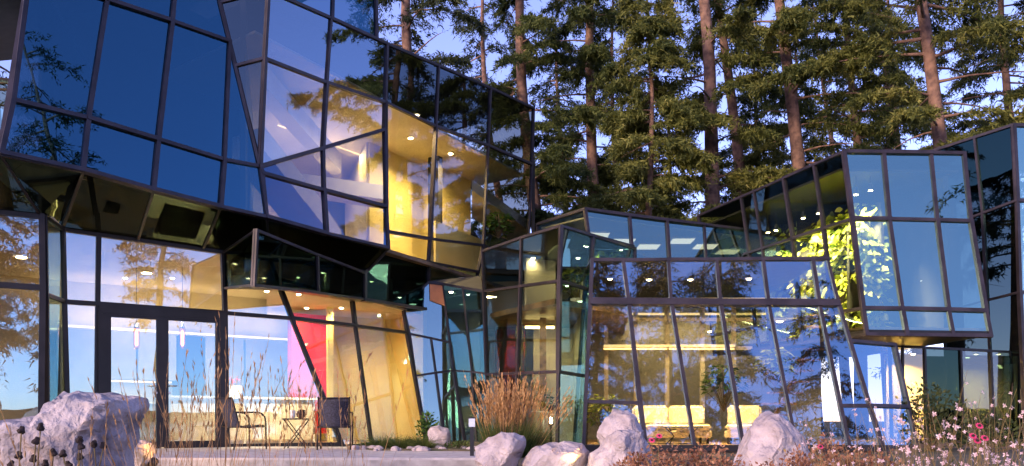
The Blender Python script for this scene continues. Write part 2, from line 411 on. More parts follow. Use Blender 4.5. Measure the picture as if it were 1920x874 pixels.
# --- projecting grey wall C and its slim side
C = [
 ('gCtop', [(503,-17),(620,34),(612,155),(496,110)]), ('gCtop', [(620,34),(725,82),(722,192),(612,155)]),
 [(496,110),(612,155),(605,278),(487,312)], [(612,155),(722,192),(721,243),(605,278)],
 ('gCdark', [(725,82),(822,123),(817,237),(722,192)]), ('gCdark', [(822,123),(919,165),(915,273),(817,237)]), ('gCdark', [(919,165),(1000,203),(997,308),(915,273)]),
 ('gCy', [(722,192),(817,237),(806,448),(724,434)]), ('gCy', [(817,237),(915,273),(906,460),(806,448)]), ('gCdark', [(915,273),(997,308),(988,500),(906,460)]),
 ('gCy', [(724,434),(806,448),(803,492),(723,471)]), ('gCy', [(806,448),(906,460),(896,510),(803,492)]),
 ('gD', [(683,512),(723,471),(803,492),(801,580),(683,562)]),
 ('gT', [(803,492),(896,510),(890,545),(829,531),(803,529)]),
]
facet(B1, 'curtain_wall', PLC, C, 'gC', .08, .12)
cs0 = PLC.at(503,-17); cs1 = PLC.at(496,110)
al0 = PLA.at(412,5); al1 = PLA.at(441,124)
facet(B1, 'side_wall', None, [[al0, cs0, cs1, al1]], 'gCdark', .06, .09)
facet(B1, 'side_wall', None, [[al1, cs1, PLC.at(487,312)]], 'gCdark', .06, .09)
# --- soffit under the overhang
a = [PLA.at(*q) for q in ((0,288),(155,320),(287,357),(413,389),(500,408),(728,466))]
BLtop = P(-30, 394, 12.2)
b = [P(76, 405, 12.6), PLG1.at(116,429), PLG1.at(258,449), PLG1.at(380,467), PLG1.at(505,487), PLC.at(688,508)]
dn = Vector((0, 0, -.02))
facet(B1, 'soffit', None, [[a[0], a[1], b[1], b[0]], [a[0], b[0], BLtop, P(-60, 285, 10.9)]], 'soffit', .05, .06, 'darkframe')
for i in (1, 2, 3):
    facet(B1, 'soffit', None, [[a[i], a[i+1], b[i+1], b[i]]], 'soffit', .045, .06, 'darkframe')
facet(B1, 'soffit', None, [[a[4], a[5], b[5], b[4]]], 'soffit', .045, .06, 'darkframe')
# --- dark lower box D
d_tl = P(480,432,13.9); d_bl = P(475,535,13.9); d_tr = PLC.at(683,512); d_br = PLC.at(683,561)
PLD = Plane(d_tl, d_tr, d_br)
facet(B1, 'side_wall', PLD, [[(480,432),(594,478),(596,549),(475,535)], [(594,478),(683,512),(683,561),(596,549)]], 'gD', .06, .09, 'frame')
gl_t = PLG1.at(419,474); gl_b = PLG1.at(421,541)
facet(B1, 'side_wall', None, [[gl_t, PLD.at(480,432), PLD.at(475,535), gl_b]], 'gD', .05, .08, 'frame')
slab(B1, 'soffit', [PLD.at(475,535), PLD.at(683,561), PLG2.at(672,567), PLG1.at(527,545), gl_b], (0,0,.03), 'black')
slab(B1, 'roof', [PLD.at(480,432), PLD.at(683,512), PLG1.at(500,478), gl_t], (0,0,.03), 'roof')
# --- ground floor glazing
def by(pl, x):                                    # pixel row where an upright plane meets the floor
    p = pl.at(x, 835); return HY+F*.48/p.y
G1 = [
 [(118,430),(185,440),(183,570),(121,566)],
 [(185,440),(418,473),(422,587),(183,570)],
 [(418,473),(505,487),(547,597),(422,587)],
 [(121,566),(183,570),(180,by(PLG1,180)),(129,by(PLG1,129))],
 [(422,587),(547,597),(641,by(PLG1,641)),(426,by(PLG1,426))],
]
facet(B1, 'curtain_wall', PLG1, G1, 'gG', .10, .13, 'darkframe')
G2 = [
 [(519,524),(660,560),(666,611),(547,597)], [(660,560),(756,576),(763,624),(666,611)],
 [(547,597),(666,611),(697,834),(640,836)], [(666,611),(763,624),(800,830),(697,834)],
]
facet(B1, 'curtain_wall', PLG2, G2, 'gG', .085, .12, 'darkframe')
# double door
def door_leaf(x0, x1, y0, hand):
    q = [(x0, y0), (x1, y0+.06*(x1-x0)), (x1, by(PLG1, x1)), (x0, by(PLG1, x0))]
    c = [PLG1.at(*z)+PLG1.n*.03 for z in q]
    fr = MB()
    for (u, v, wd) in ((c[0], c[1], .14), (c[1], c[2], .14), (c[2], c[3], .22), (c[3], c[0], .14)):
        BARN[0] += 1; fr.beam(u, v, wd, .07+.002*(BARN[0] % 7), PLG1.n, .0)
    d = fr.build('door', M['darkframe'], B1)
    e = c[::-1]; MB().prism([z+PLG1.n*.005 for z in e], -PLG1.n*.02).build('pane', M['gG'], d)
    hx = x1-9 if hand > 0 else x0+9
    h = PLG1.at(hx, 724)+PLG1.n*.10
    hb = MB().tube([h-PLG1.n*.06, h, h+(PLG1.at(hx-hand*14, 724)-PLG1.at(hx, 724))], .011, 8)
    hb.build('handle', M['steel'], d)
    k_ = PLG1.at(hx, 737)+PLG1.n*.07
    MB().tube([k_-PLG1.n*.03, k_+PLG1.n*.01], .022, 12).build('lock', M['steel'], d)
door_leaf(199, 300, 587, 1); door_leaf(307, 410, 593.5, -1)
df = MB(); 
for (u, v) in (((191,580),(191,by(PLG1,191))), ((416,592),(418,by(PLG1,418))), ((188,581),(420,594))):
    BARN[0] += 1; df.beam(PLG1.at(*u)+PLG1.n*.01, PLG1.at(*v)+PLG1.n*.01, .13+.003*(BARN[0] % 5), .12+.004*(BARN[0] % 5), PLG1.n, .02)
df.build('door_frame', M['darkframe'], B1)
# --- projecting bay at the far left
PBL = vplane(0, 12.3, 80, 12.6)
facet(B1, 'curtain_wall', PBL, [[(-60,392),(78,406),(80,540),(-60,530)], [(-60,530),(80,540),(76,by(PBL,76)),(-60,by(PBL,-60))]], 'gG', .11, .13, 'darkframe')
PBR = vplane(84, 12.65, 120, 13.9)
facet(B1, 'curtain_wall', PBR, [[(84,407),(117,430),(121,566),(86,552)], [(86,552),(121,566),(128,by(PBR,125)),(88,by(PBR,88))]], 'gT', .08, .12, 'darkframe')
# glass of the neighbouring roof edge beyond the left end
facet(B1, 'side_wall', Plane(P(-40,148,15), P(24,152,15), P(4,270,14.5)), [[(-40,146),(24,152),(8,250),(-40,232)]], 'gR', .06, .09)
# --- interior: slabs, walls, roofs
zt = PLC.at(503,-17).z
cTop = [PLC.at(503,-17), PLC.at(1000,203)]
bk = Vector((-nh.x, -nh.y, 0))
slab(B1, 'roof', [cTop[0]+Vector((0,0,-.02)), cTop[1]+Vector((0,0,-.02)), cTop[1]+bk*7, cTop[0]+bk*7], (0,0,.06), 'roof')
ceilz = PLC.at(817,232).z+.05
def atz(p, z): return Vector((p.x, p.y, z))
cl, cr = PLC.at(496,110), PLC.at(997,308)
slab(B1, 'ceiling', [atz(cl,ceilz)+bk*.3, atz(cr,ceilz)+bk*.3, atz(cr,ceilz)+bk*6.8, atz(cl,ceilz)+bk*6.8], (0,0,.05), 'ceil')
fz = 4.32
fl, fr_ = PLC.at(560,408), PLC.at(950,500)
slab(B1, 'floor_slab', [atz(PLA.at(0,288),fz)+bk*.25, atz(PLA.at(728,465),fz)+bk*.25, atz(cr,fz)+bk*.15, atz(cr,fz)+bk*7, atz(PLA.at(0,288),fz)+Vector((-1.2,4.5,0))], (0,0,-.08), 'wood')
# rear and end walls of the upper storey
slab(B1, 'bulkhead', [atz(cl,ceilz+.06)+bk*2.2, atz(cr,ceilz+.06)+bk*2.2, atz(cr,ceilz+.06)+bk*2.3, atz(cl,ceilz+.06)+bk*2.3], (0,0,zt-ceilz-.1), 'wall_dark')
cp = lambda x, off, z=0: atz(PLC.at(x, 300, off), z)
wallbox(B1, 'interior_wall', cp(440,6.8), cp(700,6.8), fz, zt, .1, 'cream')
wallbox(B1, 'interior_wall', cp(700,6.8), cp(1000,6.8), fz, zt, .1, 'wall_dark')
wallbox(B1, 'interior_wall', cp(1000,.3), cp(1000,6.8), fz, zt, .1, 'wall_dark')
wallbox(B1, 'interior_wall', cp(690,2.4), cp(812,2.4), fz, ceilz, .1, 'yellow')
wallbox(B1, 'interior_wall', cp(820,2.0), cp(880,2.0), fz, ceilz, .1, 'yellow')
wallbox(B1, 'interior_wall', cp(812,1.6), cp(820,1.6), fz-.2, zt, .35, 'wall_dark')
wallbox(B1, 'interior_wall', cp(690,2.4), cp(650,5.5), fz, ceilz, .1, 'cream')
wallbox(B1, 'interior_wall', cp(815,.6), cp(912,.75), fz, fz+1.35, .06, 'yellow')
aw = lambda x, off, z=0: atz(PLA.at(x, 300, off), z)
wallbox(B1, 'interior_wall', aw(75,3.2), aw(470,3.5), fz, zt+1, .1, 'wall_dark')
wallbox(B1, 'interior_wall', aw(470,3.5), aw(455,.5), fz, zt+1, .1, 'wall_dark')
slab(B1, 'roof', [PLA.at(57,-60), PLA.at(703,-60), PLA.at(703,-60)+bk*6, PLA.at(57,-60)+bk*6], (0,0,.05), 'roof')
# cream bulkheads and a stair flight seen through the grey wall
slab(B1, 'bulkhead', [cp(500,.8,7.2), cp(640,2.6,6.9), cp(640,3.4,6.9), cp(500,1.6,7.2)], (0,0,.45), 'cream')
slab(B1, 'bulkhead', [cp(560,3.0,6.3), cp(720,1.2,6.0), cp(720,1.8,6.0), cp(560,3.6,6.3)], (0,0,.35), 'white')
slab(B1, 'stair_flight', [cp(495,1.2,6.1), cp(600,1.2,5.0), cp(640,1.2,4.5), cp(640,1.2,4.9), cp(600,1.2,5.5), cp(495,1.2,6.6)], bk*1.1, 'cream')
slab(B1, 'bulkhead', [cp(885,.9,7.05), cp(990,.9,6.6), cp(990,2.6,6.6), cp(885,2.6,7.05)], (0,0,.3), 'white')  # white box standing in for the lit ceiling of the far room
# ground-floor room
bk1 = -PLG1.n
g = lambda x, off, z=0: atz(PLG1.at(x, 700, off), z)
g2 = lambda x, off, z=0: atz(PLG2.at(x, 700, off), z)
CZ = 3.80
slab(B1, 'floor_slab', [P(-60,845,12.2), atz(PBL.at(78,700),0), g(122,.0,0), g(641,0,0), g2(800,0,0), g2(820,4,0), g(641,7,0), g(-100,7,0)], (0,0,-.3), 'wood')
slab(B1, 'ceiling', [atz(P(-60,845,12.6),CZ), atz(PBL.at(70,700),CZ)+Vector((0,.4,0)), g(125,.15,CZ), g(500,.15,CZ), g(500,6,CZ), g(-40,6,CZ)], (0,0,.04), 'ceil')
slab(B1, 'ceiling', [g(500,.15,3.3), g2(650,.15,3.25), g2(790,.15,3.1), g2(820,4,3.1), g(620,6,3.3), g(500,6,3.3)], (0,0,.04), 'ceil')
wallbox(B1, 'interior_wall', g(-100,5.6), g(560,5.6), 0, CZ, .1, 'cream')
wallbox(B1, 'interior_wall', g(-120,5.6), (-9.6,12.2), 0, CZ, .1, 'wall_dark')
wallbox(B1, 'interior_wall', P(620,790,21.2), P(735,790,21.0), 0, 3.25, .1, 'yellow')
wallbox(B1, 'interior_wall', P(735,790,21.0), PLG2.at(797,800,.12), 0, 3.3, .1, 'yellow')  # wall run on to the glazing, added to block a mirrored sun
wallbox(B1, 'interior_wall', g(560,5.6), P(620,790,21.3), 0, 3.3, .1, 'yellow')
wallbox(B1, 'red_panel', P(543,790,19.6), P(611,790,20.2), .2, 3.15, .25, 'red')
wallbox(B1, 'column', P(613,790,19.3), P(624,790,19.35), 0, 3.28, .18, 'yellow')
# kitchen wall units, one by one
for x0, x1, z0, z1, mm in ((110,180,0,2.62,'cabinet'), (184,250,0,.92,'cabinet'), (184,250,1.5,2.62,'cabinet'), (254,325,0,.92,'cabinet'), (254,325,1.5,2.62,'cabinet'), (329,375,0,2.62,'black'), (379,450,0,2.62,'cabinet'), (454,535,0,2.62,'cabinet')):
    A0, A1 = g(x0,5.2), g(x1,5.2)
    wallbox(B1, 'cabinet', A0, A1, z0, z1, .6, mm)
wallbox(B1, 'worktop', g(183,5.15), g(326,5.15), .925, .965, .66, 'white')
# ================================================================== link building (E facets, G, H)
B2 = thing('glass_link_building', 'dark faceted glass link with a sharp corner between the two larger volumes', 'building', (0, 18, 0), world=True)
e1l_t = PLG2.at(756,576); e1l_b = PLG2.at(800,830)
PE1 = Plane(e1l_t, e1l_b, P(871,826,19.5))
E1 = [
 [(756,576),(803,530),(829,533),(843,642),(808,634),(768,626)],
 [(768,626),(808,634),(817,699),(779,705)], [(808,634),(843,642),(850,695),(817,699)],
 [(779,705),(817,699),(834,829),(800,830)], [(817,699),(850,695),(871,827),(834,829)],
]
facet(B2, 'curtain_wall', PE1, E1, 'gE1', .06, .1)
PE2 = Plane(PE1.at(829,533), PE1.at(871,827), P(907,546,18.95))
facet(B2, 'curtain_wall', PE2, [[(829,533),(868,540),(885,697),(850,695)], [(868,540),(907,547),(913,701),(885,697)],
   [(850,695),(885,697),(894,829),(871,827)], [(885,697),(913,701),(918,831),(894,829)]], 'gE2', .055, .1)
slab(B2, 'roof', [PE1.at(803,530), PE1.at(829,533), PE2.at(907,547), P(900,520,20.5), PLG2.at(756,576)], (0,0,.04), 'roof')
PGL = vplane(1050, 16.5, 906, 18.9)
GL = grid([[(905,471),(978,446),(1052,424)], [(908,546),(976,537),(1049,527)], [(913,702),(971,700),(1047,697)], [(918,by(PGL,918)),(968,by(PGL,968)),(1045,by(PGL,1045))]])
facet(B2, 'curtain_wall', PGL, GL, 'gS', .075, .12)
PGR = vplane(1050, 16.5, 1110, 17.26)
GR = grid([[(1052,424),(1111,442)], [(1049,527),(1108,544)], [(1047,697),(1101,706)], [(1045,by(PGR,1045)),(1096,by(PGR,1096))]])
GR.append([(1111,442),(1190,466),(1190,500),(1108,500)])
facet(B2, 'curtain_wall', PGR, GR, 'gT', .075, .12)
zg = PGL.at(1052,424).z
gc = PGL.at(1051,424)
slab(B2, 'roof', [gc+Vector((0,0,-.03)), atz(PGR.at(1190,466),zg-.03), Vector((3.2,23,zg-.03)), Vector((-.8,23,zg-.03)), atz(PGL.at(905,471),zg-.03)], (0,0,.06), 'roof')
slab(B2, 'floor_slab', [atz(gc,0), atz(PGR.at(1190,466),0), Vector((3.2,23,0)), Vector((-1.4,23,0)), atz(PE2.at(905,800),0), atz(PE1.at(871,800),0), atz(e1l_b,0)], (0,0,-.3), 'wood')
wallbox(B2, 'interior_wall', (-1.6,23), (3.4,22.6), 0, zg, .1, 'cream')
wallbox(B2, 'interior_wall', P(930,790,20.5), P(985,790,20.2), 0, 2.9, .1, 'wall_dark')
slab(B2, 'floor_slab', [atz(gc,2.95)+Vector((-.1,.25,0)), atz(PGR.at(1180,466),2.95)+Vector((0,.2,0)), Vector((3.2,22.9,2.95)), Vector((-.8,22.9,2.95)), atz(PGL.at(912,471),2.95)+Vector((.1,.2,0))], (0,0,.12), 'wood')
wallbox(B2, 'interior_wall', P(985,790,19.2), P(1040,790,19.6), 3.1, zg-.1, .08, 'cabinet')
wallbox(B2, 'interior_wall', P(1000,790,20.6), P(1075,790,20.6), 0, 2.9, .08, 'cream')
wallbox(B2, 'column', P(1012,790,18.6), P(1024,790,18.6), 0, 2.9, .14, 'slatwood')
wallbox(B2, 'interior_wall', P(760,790,20.6), P(900,790,20.6), 0, 4.2, .1, 'cabinet')
M['orange'] = mat('orange_panel', (.68, .24, .08), .55, nscale=3, namt=.08)
slab(B2, 'orange_panel', [PE1.at(805,533)+PE1.n*.035, PE1.at(828,536)+PE1.n*.035, PE1.at(833,574)+PE1.n*.035, PE1.at(806,564)+PE1.n*.035], -PE1.n*.03, 'orange')
# clerestory H
PH = Plane(P(1097,393,19.0), P(1400,432,21.0), P(1112,510,18.35))
facet(B2, 'clerestory', PH, [[(1097,393),(1180,405),(1188,510),(1112,510)], [(1180,405),(1250,414),(1256,510),(1188,510)], [(1250,414),(1320,422),(1325,510),(1256,510)], [(1320,422),(1398,432),(1402,510),(1325,510)]], 'gR', .085, .12)
hz = PH.at(1097,393); hr = PH.at(1398,432)
facet(B2, 'clerestory', None, [[hz, PH.at(1112,510), P(1015,510,22), P(1008,421,22)]], 'gS', .07, .1)
slab(B2, 'roof', [hz, hr, hr+Vector((0,5,0)), P(1008,421,22)], (0,0,.06), 'roof')
slab(B2, 'ceiling', [hz+Vector((.1,.3,-.12)), hr+Vector((0,.3,-.12)), hr+Vector((0,5,-.12)), P(1015,421,22)+Vector((0,0,-.12))], (0,0,.04), 'ceil')
wallbox(B2, 'interior_wall', (1.2,24.2), (6.5,25.4), 3.6, 5.5, .1, 'cabinet')
# ================================================================== pavilion
B3 = thing('glass_pavilion', 'low pavilion of tall slanting violet glass panels with a sitting room inside', 'building', (4, 17, 0), world=True)
PP = Plane(P(1094,838,15.6), P(1592,838,15.6), P(1094,488,16.25))
top = [(1110,488),(1168,488),(1253,487),(1343,487),(1430,486),(1523,486),(1551,485)]
r1 = [(1107,562),(1178,563),(1258,563),(1350,564),(1440,564),(1535,565),(1571,566)]
base = [(1094,838),(1211,838),(1302,838),(1393,838),(1493,838),(1592,838),(1655,838)]
Pn = grid([top, r1])
Pn += [[r1[0], r1[1], (1198,756), (1098,753)], [(1098,753), (1198,756), base[1], base[0]]]
for i in range(1, 5): Pn.append([r1[i], r1[i+1], base[i+1], base[i]])
Pn += [[r1[5], r1[6], (1630,761), (1575,761)], [(1575,761), (1630,761), base[6], base[5]]]
facet(B3, 'curtain_wall', PP, Pn, 'gP', .085, .13, thick={})
hb_ = MB().beam(PP.at(1107,566), PP.at(1571,569), .13, .17, PP.n, .02); hb_.build('header_beam', M['frame'], B3)
MB().beam(P(1094,840,15.55), P(1655,840,15.55), .12, .2, (0,-1,0), .05).build('sill', M['darkframe'], B3)
PPR = Plane(PP.at(1578,590), PP.at(1655,838), P(1719,838,16.0))
facet(B3, 'curtain_wall', PPR, [[(1594,640),(1676,647),(1702,763),(1631,761)], [(1631,761),(1702,763),(1719,838),(1655,838)]], 'gPR', .08, .12)
tl, tr_ = PP.at(1110,488), PP.at(1551,485)
slab(B3, 'roof', [tl+Vector((0,0,-.02)), tr_+Vector((0,0,-.02)), tr_+Vector((.3,5.5,0)), tl+Vector((-.1,5.5,0))], (0,0,.06), 'roof')
facet(B3, 'side_wall', None, [[tl, PP.at(1094,838), Vector((1.35,17.4,-.0)), Vector((1.62,17.6,tl.z))]], 'gT', .06, .1)
slab(B3, 'floor_slab', [P(1094,838,15.6)+Vector((0,0,0)), P(1655,838,15.6), P(1719,838,16.0), Vector((9.5,23,0)), Vector((1.3,23,0))], (0,0,-.3), 'wood')
wallbox(B3, 'interior_wall', (1.6,22.3), (8.6,22.3), 0, 3.65, .1, 'cabinet')
wallbox(B3, 'interior_wall', (1.62,18), (1.62,22.3), 0, 3.65, .08, 'cream')
for x in (2.35, 3.1, 3.9, 4.8, 5.6):
    wallbox(B3, 'column', (x,20.4), (x+.10,20.4), 0, 3.6, .12, 'cream')
for z in (2.30, 3.02):
    for (xa, xb) in ((2.3,3.9), (3.95,5.6), (5.65,7.2)): MB().box(xa, xb, 20.15, 20.24, z, z+.09).build('beam', M['cream'], B3)
# slatted stair, each slat a piece
stair = MB().prism([Vector((6.2,19.6,.05)), Vector((7.9,19.6,3.3)), Vector((7.9,19.6,3.5)), Vector((6.1,19.6,.05))], (0,.08,0)).build('stair_flight', M['slatwood'], B3)
for i in range(13):
    t = i/12; x = 6.2+1.7*t; z = .1+3.2*t
    MB().box(x-.55, x+.25, 19.3, 19.55, z, z+.045).build('slat', M['slatwood'], stair)
# ================================================================== right wing: box R, S
B4 = thing('glass_wing', 'raised pale blue glass box on dark glass wing beside tall trunk', 'building', (9, 19, 0), world=True)
PR_ = Plane(P(1582,285,17.35), P(1807,288,17.35), P(1625,627,16.5))
RR = grid([[(1582,285),(1656,286),(1745,287),(1807,288)], [(1598,410),(1667,411),(1757,413),(1820,415)], [(1618,578),(1691,579),(1778,581),(1848,583)], [(1625,627),(1700,628),(1787,629),(1857,630)]])
facet(B4, 'curtain_wall', PR_, RR, 'gR', .10, .13)
PRS = Plane(PR_.at(1582,285), PR_.at(1625,627), P(1310,405,22.8))
xs_ = [1582,1527,1470,1414,1390,1310]
rt = [(x, 285+(1582-x)*.441) for x in xs_]
rm = [(x, 411+(1598-x)*.326) for x in (1598,1545,1487,1430,1405,1325)]
rm2 = [(x, 578+(1618-x)*.18) for x in (1618,1560,1500,1442,1416,1336)]
rb = [(x, 627+(1625-x)*.137) for x in (1625,1568,1508,1450,1425,1340)]
facet(B4, 'side_wall', PRS, grid([rt, rm, rm2, rb]), 'gS', .075, .12)
rbq = [PR_.at(1625,627), PR_.at(1857,630), PR_.at(1857,630)+Vector((-.4,5.5,0)), PRS.at(1340,666)]
slab(B4, 'soffit', rbq, (0,0,.1), 'black')
rtq = [PR_.at(1582,285), PR_.at(1807,288), PR_.at(1807,288)+Vector((-.3,5,0)), PRS.at(1310,405)]
slab(B4, 'roof', [p+Vector((0,0,-.04)) for p in rtq], (0,0,.07), 'roof')
slab(B4, 'ceiling', [p+Vector((0,.2,-.35)) for p in rtq], (0,0,.05), 'wall_dark')
wallbox(B4, 'interior_wall', (7.4,22.0), (9.6,21.2), 2.3, 5.9, .1, 'wall_dark')
wallbox(B4, 'interior_wall', (9.55,17.6), (9.6,21.2), 2.3, 5.9, .1, 'wall_dark')
wallbox(B4, 'interior_wall', (5.0,24.4), (7.4,22.0), 2.3, 5.9, .1, 'wall_dark')
slab(B4, 'floor_slab', [p+Vector((0,.1,.12)) for p in rbq], (0,0,.05), 'wood')
# S volume
PS = vplane(1760, 21.2, 1900, 19.5)
facet(B4, 'curtain_wall', PS, grid([[(1745,285),(1828,258),(1900,235)], [(1755,432),(1843,400),(1907,376)], [(1770,585),(1851,563),(1912,548)], [(1780,by(PS,1780)),(1866,by(PS,1866)),(1925,by(PS,1925))]]), 'gD', .07, .12)
sc_ = PS.at(1900,235)
PSF = Plane(sc_, PS.at(1925,830), P(2060,240,19.9))
facet(B4, 'curtain_wall', PSF, grid([[(1900,235),(1960,237),(2020,239)], [(1907,376),(1968,378),(2028,380)], [(1912,548),(1974,550),(2034,552)], [(1925,834),(1990,836),(2050,838)]]), 'gR', .10, .13)
slab(B4, 'roof', [sc_, PSF.at(2020,239), PSF.at(2020,239)+Vector((1,7,0)), PS.at(1745,285)+Vector((0,3,0)), PS.at(1745,285)], (0,0,.06), 'roof')
slab(B4, 'floor_slab', [Vector((7.6,18.4,0)), Vector((12.6,18.4,0)), Vector((16,26,0)), Vector((8,26,0))], (0,0,-.3), 'wood')
# recessed entrance under the box
PW = vplane(1660, 18.6, 1900, 19.6)
W_ = [[(1668,648),(1692,650),(1694,by(PW,1694)),(1672,by(PW,1672))], [(1692,650),(1733,652),(1737,by(PW,1737)),(1694,by(PW,1694))], ('gD', [(1733,652),(1800,655),(1806,by(PW,1806)),(1737,by(PW,1737))]),
      [(1800,655),(1856,658),(1862,by(PW,1862)),(1806,by(PW,1806))], [(1856,658),(1895,660),(1902,by(PW,1902)),(1862,by(PW,1862))]]
facet(B4, 'curtain_wall', PW, W_, 'gCy', .07, .1, 'darkframe')
wallbox(B4, 'interior_wall', P(1660,790,21.2), P(1735,790,21.4), 0, 2.28, .1, 'yellow')
wallbox(B4, 'interior_wall', P(1790,790,21.5), P(1905,790,21.9), 0, 2.28, .1, 'yellow')
wallbox(B4, 'interior_wall', P(1735,790,21.9), P(1790,790,22.0), 0, 2.28, .1, 'wall_dark')

for o_ in list(bpy.data.objects):
    if o_.type == 'MESH' and o_.name.split('.')[0] in ('pane', 'roof', 'soffit', 'ceiling', 'floor_slab', 'bulkhead', 'interior_wall', 'stair_flight', 'cabinet', 'mullion', 'curtain_wall', 'side_wall', 'column'):
        fixnormals(o_.data)
# ================================================================== lamps inside
def downlight(p, e, label, r=.07, m='lampbright', group='recessed ceiling spots'):
    t = thing('ceiling_spot', label, 'lamp', p, group=group)
    MB().lathe([(r*1.25, 0), (r*1.25, -.02), (r, -.022)], 14).build('trim', M['white'], t)
    MB().lathe([(r*.9, -.022), (r*.8, -.035), (r*.3, -.045)], 14).build('lens', M[m], t)
    if e: area(t, (0,0,-.06), r*2, r*2, e, WARM, spread=150)
    return t
def strip(a, b, e, label, wd=.07, ht=.05, m='strip', group=None, name='linear_lamp', up=False):
    a = Vector(a); b = Vector(b); c = (a+b)/2; d = b-a; L_ = d.length; ang = math.atan2(d.y, d.x)
    t = thing(name, label, 'lamp', c, ang, group)
    s_ = -1 if up else 1
    MB().box(-L_/2, L_/2, -wd/2, wd/2, min(0, s_*.012), max(0, s_*.012)).build('housing', M['white'], t)
    MB().box(-L_/2+.01, L_/2-.01, -wd/2+.004, wd/2-.004, min(-s_*ht, -s_*.002), max(-s_*ht, -s_*.002)).build('diffuser', M[m], t)
    if e: area(t, (0,0,-s_*(ht+.02)), L_, wd, e, WARM, rot=(math.pi if up else 0, 0, 0))
    return t
# left ground floor room
downlight(P(275,510,16.6), 130, 'bright round ceiling spot above the double doors inside', .11, group=None)
downlight(P(40,480,14.4), 70, 'bright round ceiling spot inside the left glass bay', .10, group=None)
for x, y in ((243,548), (330,548), (470,560), (500,556)):
    downlight(Vector((P(x,y,18.5).x, 18.3, CZ-.0)), 60, 'small ceiling spot in the kitchen ceiling', .05, group='kitchen ceiling spots')
for x in (575, 640, 700):
    q = P(x, 575, 19.2); downlight(Vector((q.x, q.y, 3.24)), 110, 'small ceiling spot before the yellow wall', .06, group='ceiling spots by the yellow wall')
strip(g(115,5.0,2.66), g(540,5.0,2.66), 80, 'long warm cove lamp on top of the kitchen cabinets', .10, .05, up=True)
strip(g(190,4.9,1.46), g(322,4.9,1.46), 16, 'thin under-cabinet strip lamp above the worktop', .05, .03)
def pendant(p, label):
    t = thing('pendant_lamp', label, 'lamp', p, group='pendant lamps inside the double doors')
    MB().tube([(0,0,.27), (0,0,CZ-p[2])], .005, 5).build('cord', M['black'], t)
    MB().lathe([(.012,.30), (.03,.27), (.055,.2), (.06,.17)], 14).build('cap', M['steel'], t)
    gm = MB().lathe([(.062,.17), (.068,.0), (.066,-.2), (.055,-.26), (.02,-.29)], 16).build('shade', M['pglass'], t, True)
    MB().lathe([(.016,.12), (.034,.05), (.034,-.18), (.016,-.22)], 10).build('filament', M['filament'], t)
    point(t, (0,0,-.05), 9, .03, (1,.6,.25))
M['pglass'] = glass('glass_pendant', (1,.7,.4), .08, (.90,.50,.22), 0)
for px_ in (256, 342): pendant(P(px_, 630, 17.2), 'small cylindrical pendant lamp with glowing orange filament')
# island counter
isl = thing('kitchen_island', 'long white kitchen island behind the ground floor glazing', 'kitchen island', g(480,2.4,0), math.atan2(PLG1.n.x, -PLG1.n.y))
MB().box(-2.0,1.25,-.4,.4,.0,1.0).build('base', M['white'], isl); MB().box(-2.05,1.3,-.47,.47,1.0,1.045).build('countertop', M['white'], isl)
for i in range(4): MB().box(-1.95+.8*i,-1.2+.8*i,-.425,-.402,.08,.95).build('front_panel', M['cream'], isl)
for k_, x_ in enumerate((440, 500, 560, 610)):  # fill spots added to brighten the island front, not known fixtures
    t = thing('ceiling_spot', 'added fill spot shining on the front of the kitchen island', 'lamp', g(x_,1.0,3.795 if x_ < 500 else 3.29), group='added fill spots before the kitchen island')
    MB().lathe([(.07,0),(.07,-.02),(.055,-.022)], 14).build('trim', M['white'], t); MB().lathe([(.05,-.022),(.045,-.035),(.02,-.045)], 14).build('lens', M['lampbright'], t)
    area(t, (0,0,-.06), .1, .1, 130, (1,.88,.68), spread=95)
def pot_plant(loc, r, label, mleaf='leaf', n=160, ls=.12, pot=True, pm='white', h=.35, group=None, cat='plant', name='potted_plant'):
    t = thing(name, label, cat, loc, group=group)
    if pot: MB().lathe([(.10,0), (.14,.05), (.16,.24), (.15,.25)], 14).build('pot', M[pm], t)
    rr = random.Random(int(loc[0]*1000)+n); V=[]; Fq=[]
    st = MB()
    for i in range(n):
        a = rr.uniform(0, 6.28); e = rr.uniform(-.5, 1.4); q = r*rr.random()**.45
        c = Vector((q*math.cos(a)*math.cos(e), q*math.sin(a)*math.cos(e), h+r*.7+q*math.sin(e)))
        d = Vector((math.cos(a), math.sin(a), rr.uniform(-.6,.5))).normalized(); s_ = d.cross(Vector((rr.uniform(-.5,.5), rr.uniform(-.5,.5), 1))).normalized()
        l = ls*rr.uniform(.7,1.4); wv = l*.3; dr = Vector((0,0,-l*.18)); k = len(V)
        V += [c, c+d*l*.45+s_*wv, c+d*l+dr, c+d*l*.45-s_*wv]; Fq.append((k,k+1,k+2,k+3))
        if i % 8 == 0: st.tube([(0,0,h*.6), c*.5+Vector((0,0,h*.35)), c], .008, 4)
    o = link('leaves', npmesh('leaves', V, Fq, M[mleaf]), t); o['kind'] = 'stuff'
    st.build('stems', M['stem'], t)
    return t
q = g(440,2.4,1.045); pot_plant(q, .16, 'small pink orchid in a pot on the kitchen island', 'pink', 26, .07, h=.22)
# upper storey lamps
for x, y, d_ in ((733,243,18.6), (781,240,19.2)):
    q = P(x,y,d_); downlight(Vector((q.x,q.y,ceilz-.002)), 150, 'small ceiling spot over the upper yellow wall', .07, group='ceiling spots over the yellow wall')
q = cp(845,1.0,ceilz-.002); downlight(q, 170, 'ceiling spot behind the dark upper column', .07)
q = cp(560,2.2,ceilz-.002); strip(cp(520,3.5,ceilz-.002), cp(690,3.2,ceilz-.002), 330, 'long ceiling strip lamp in the upper cream room', .05, .02)
q = cp(860,.9,fz+2.2)
downlight(cp(770,1.2,ceilz-.002), 190, 'added fill spot close before the upper yellow wall', .07)  # extra fill added to brighten the yellow wall
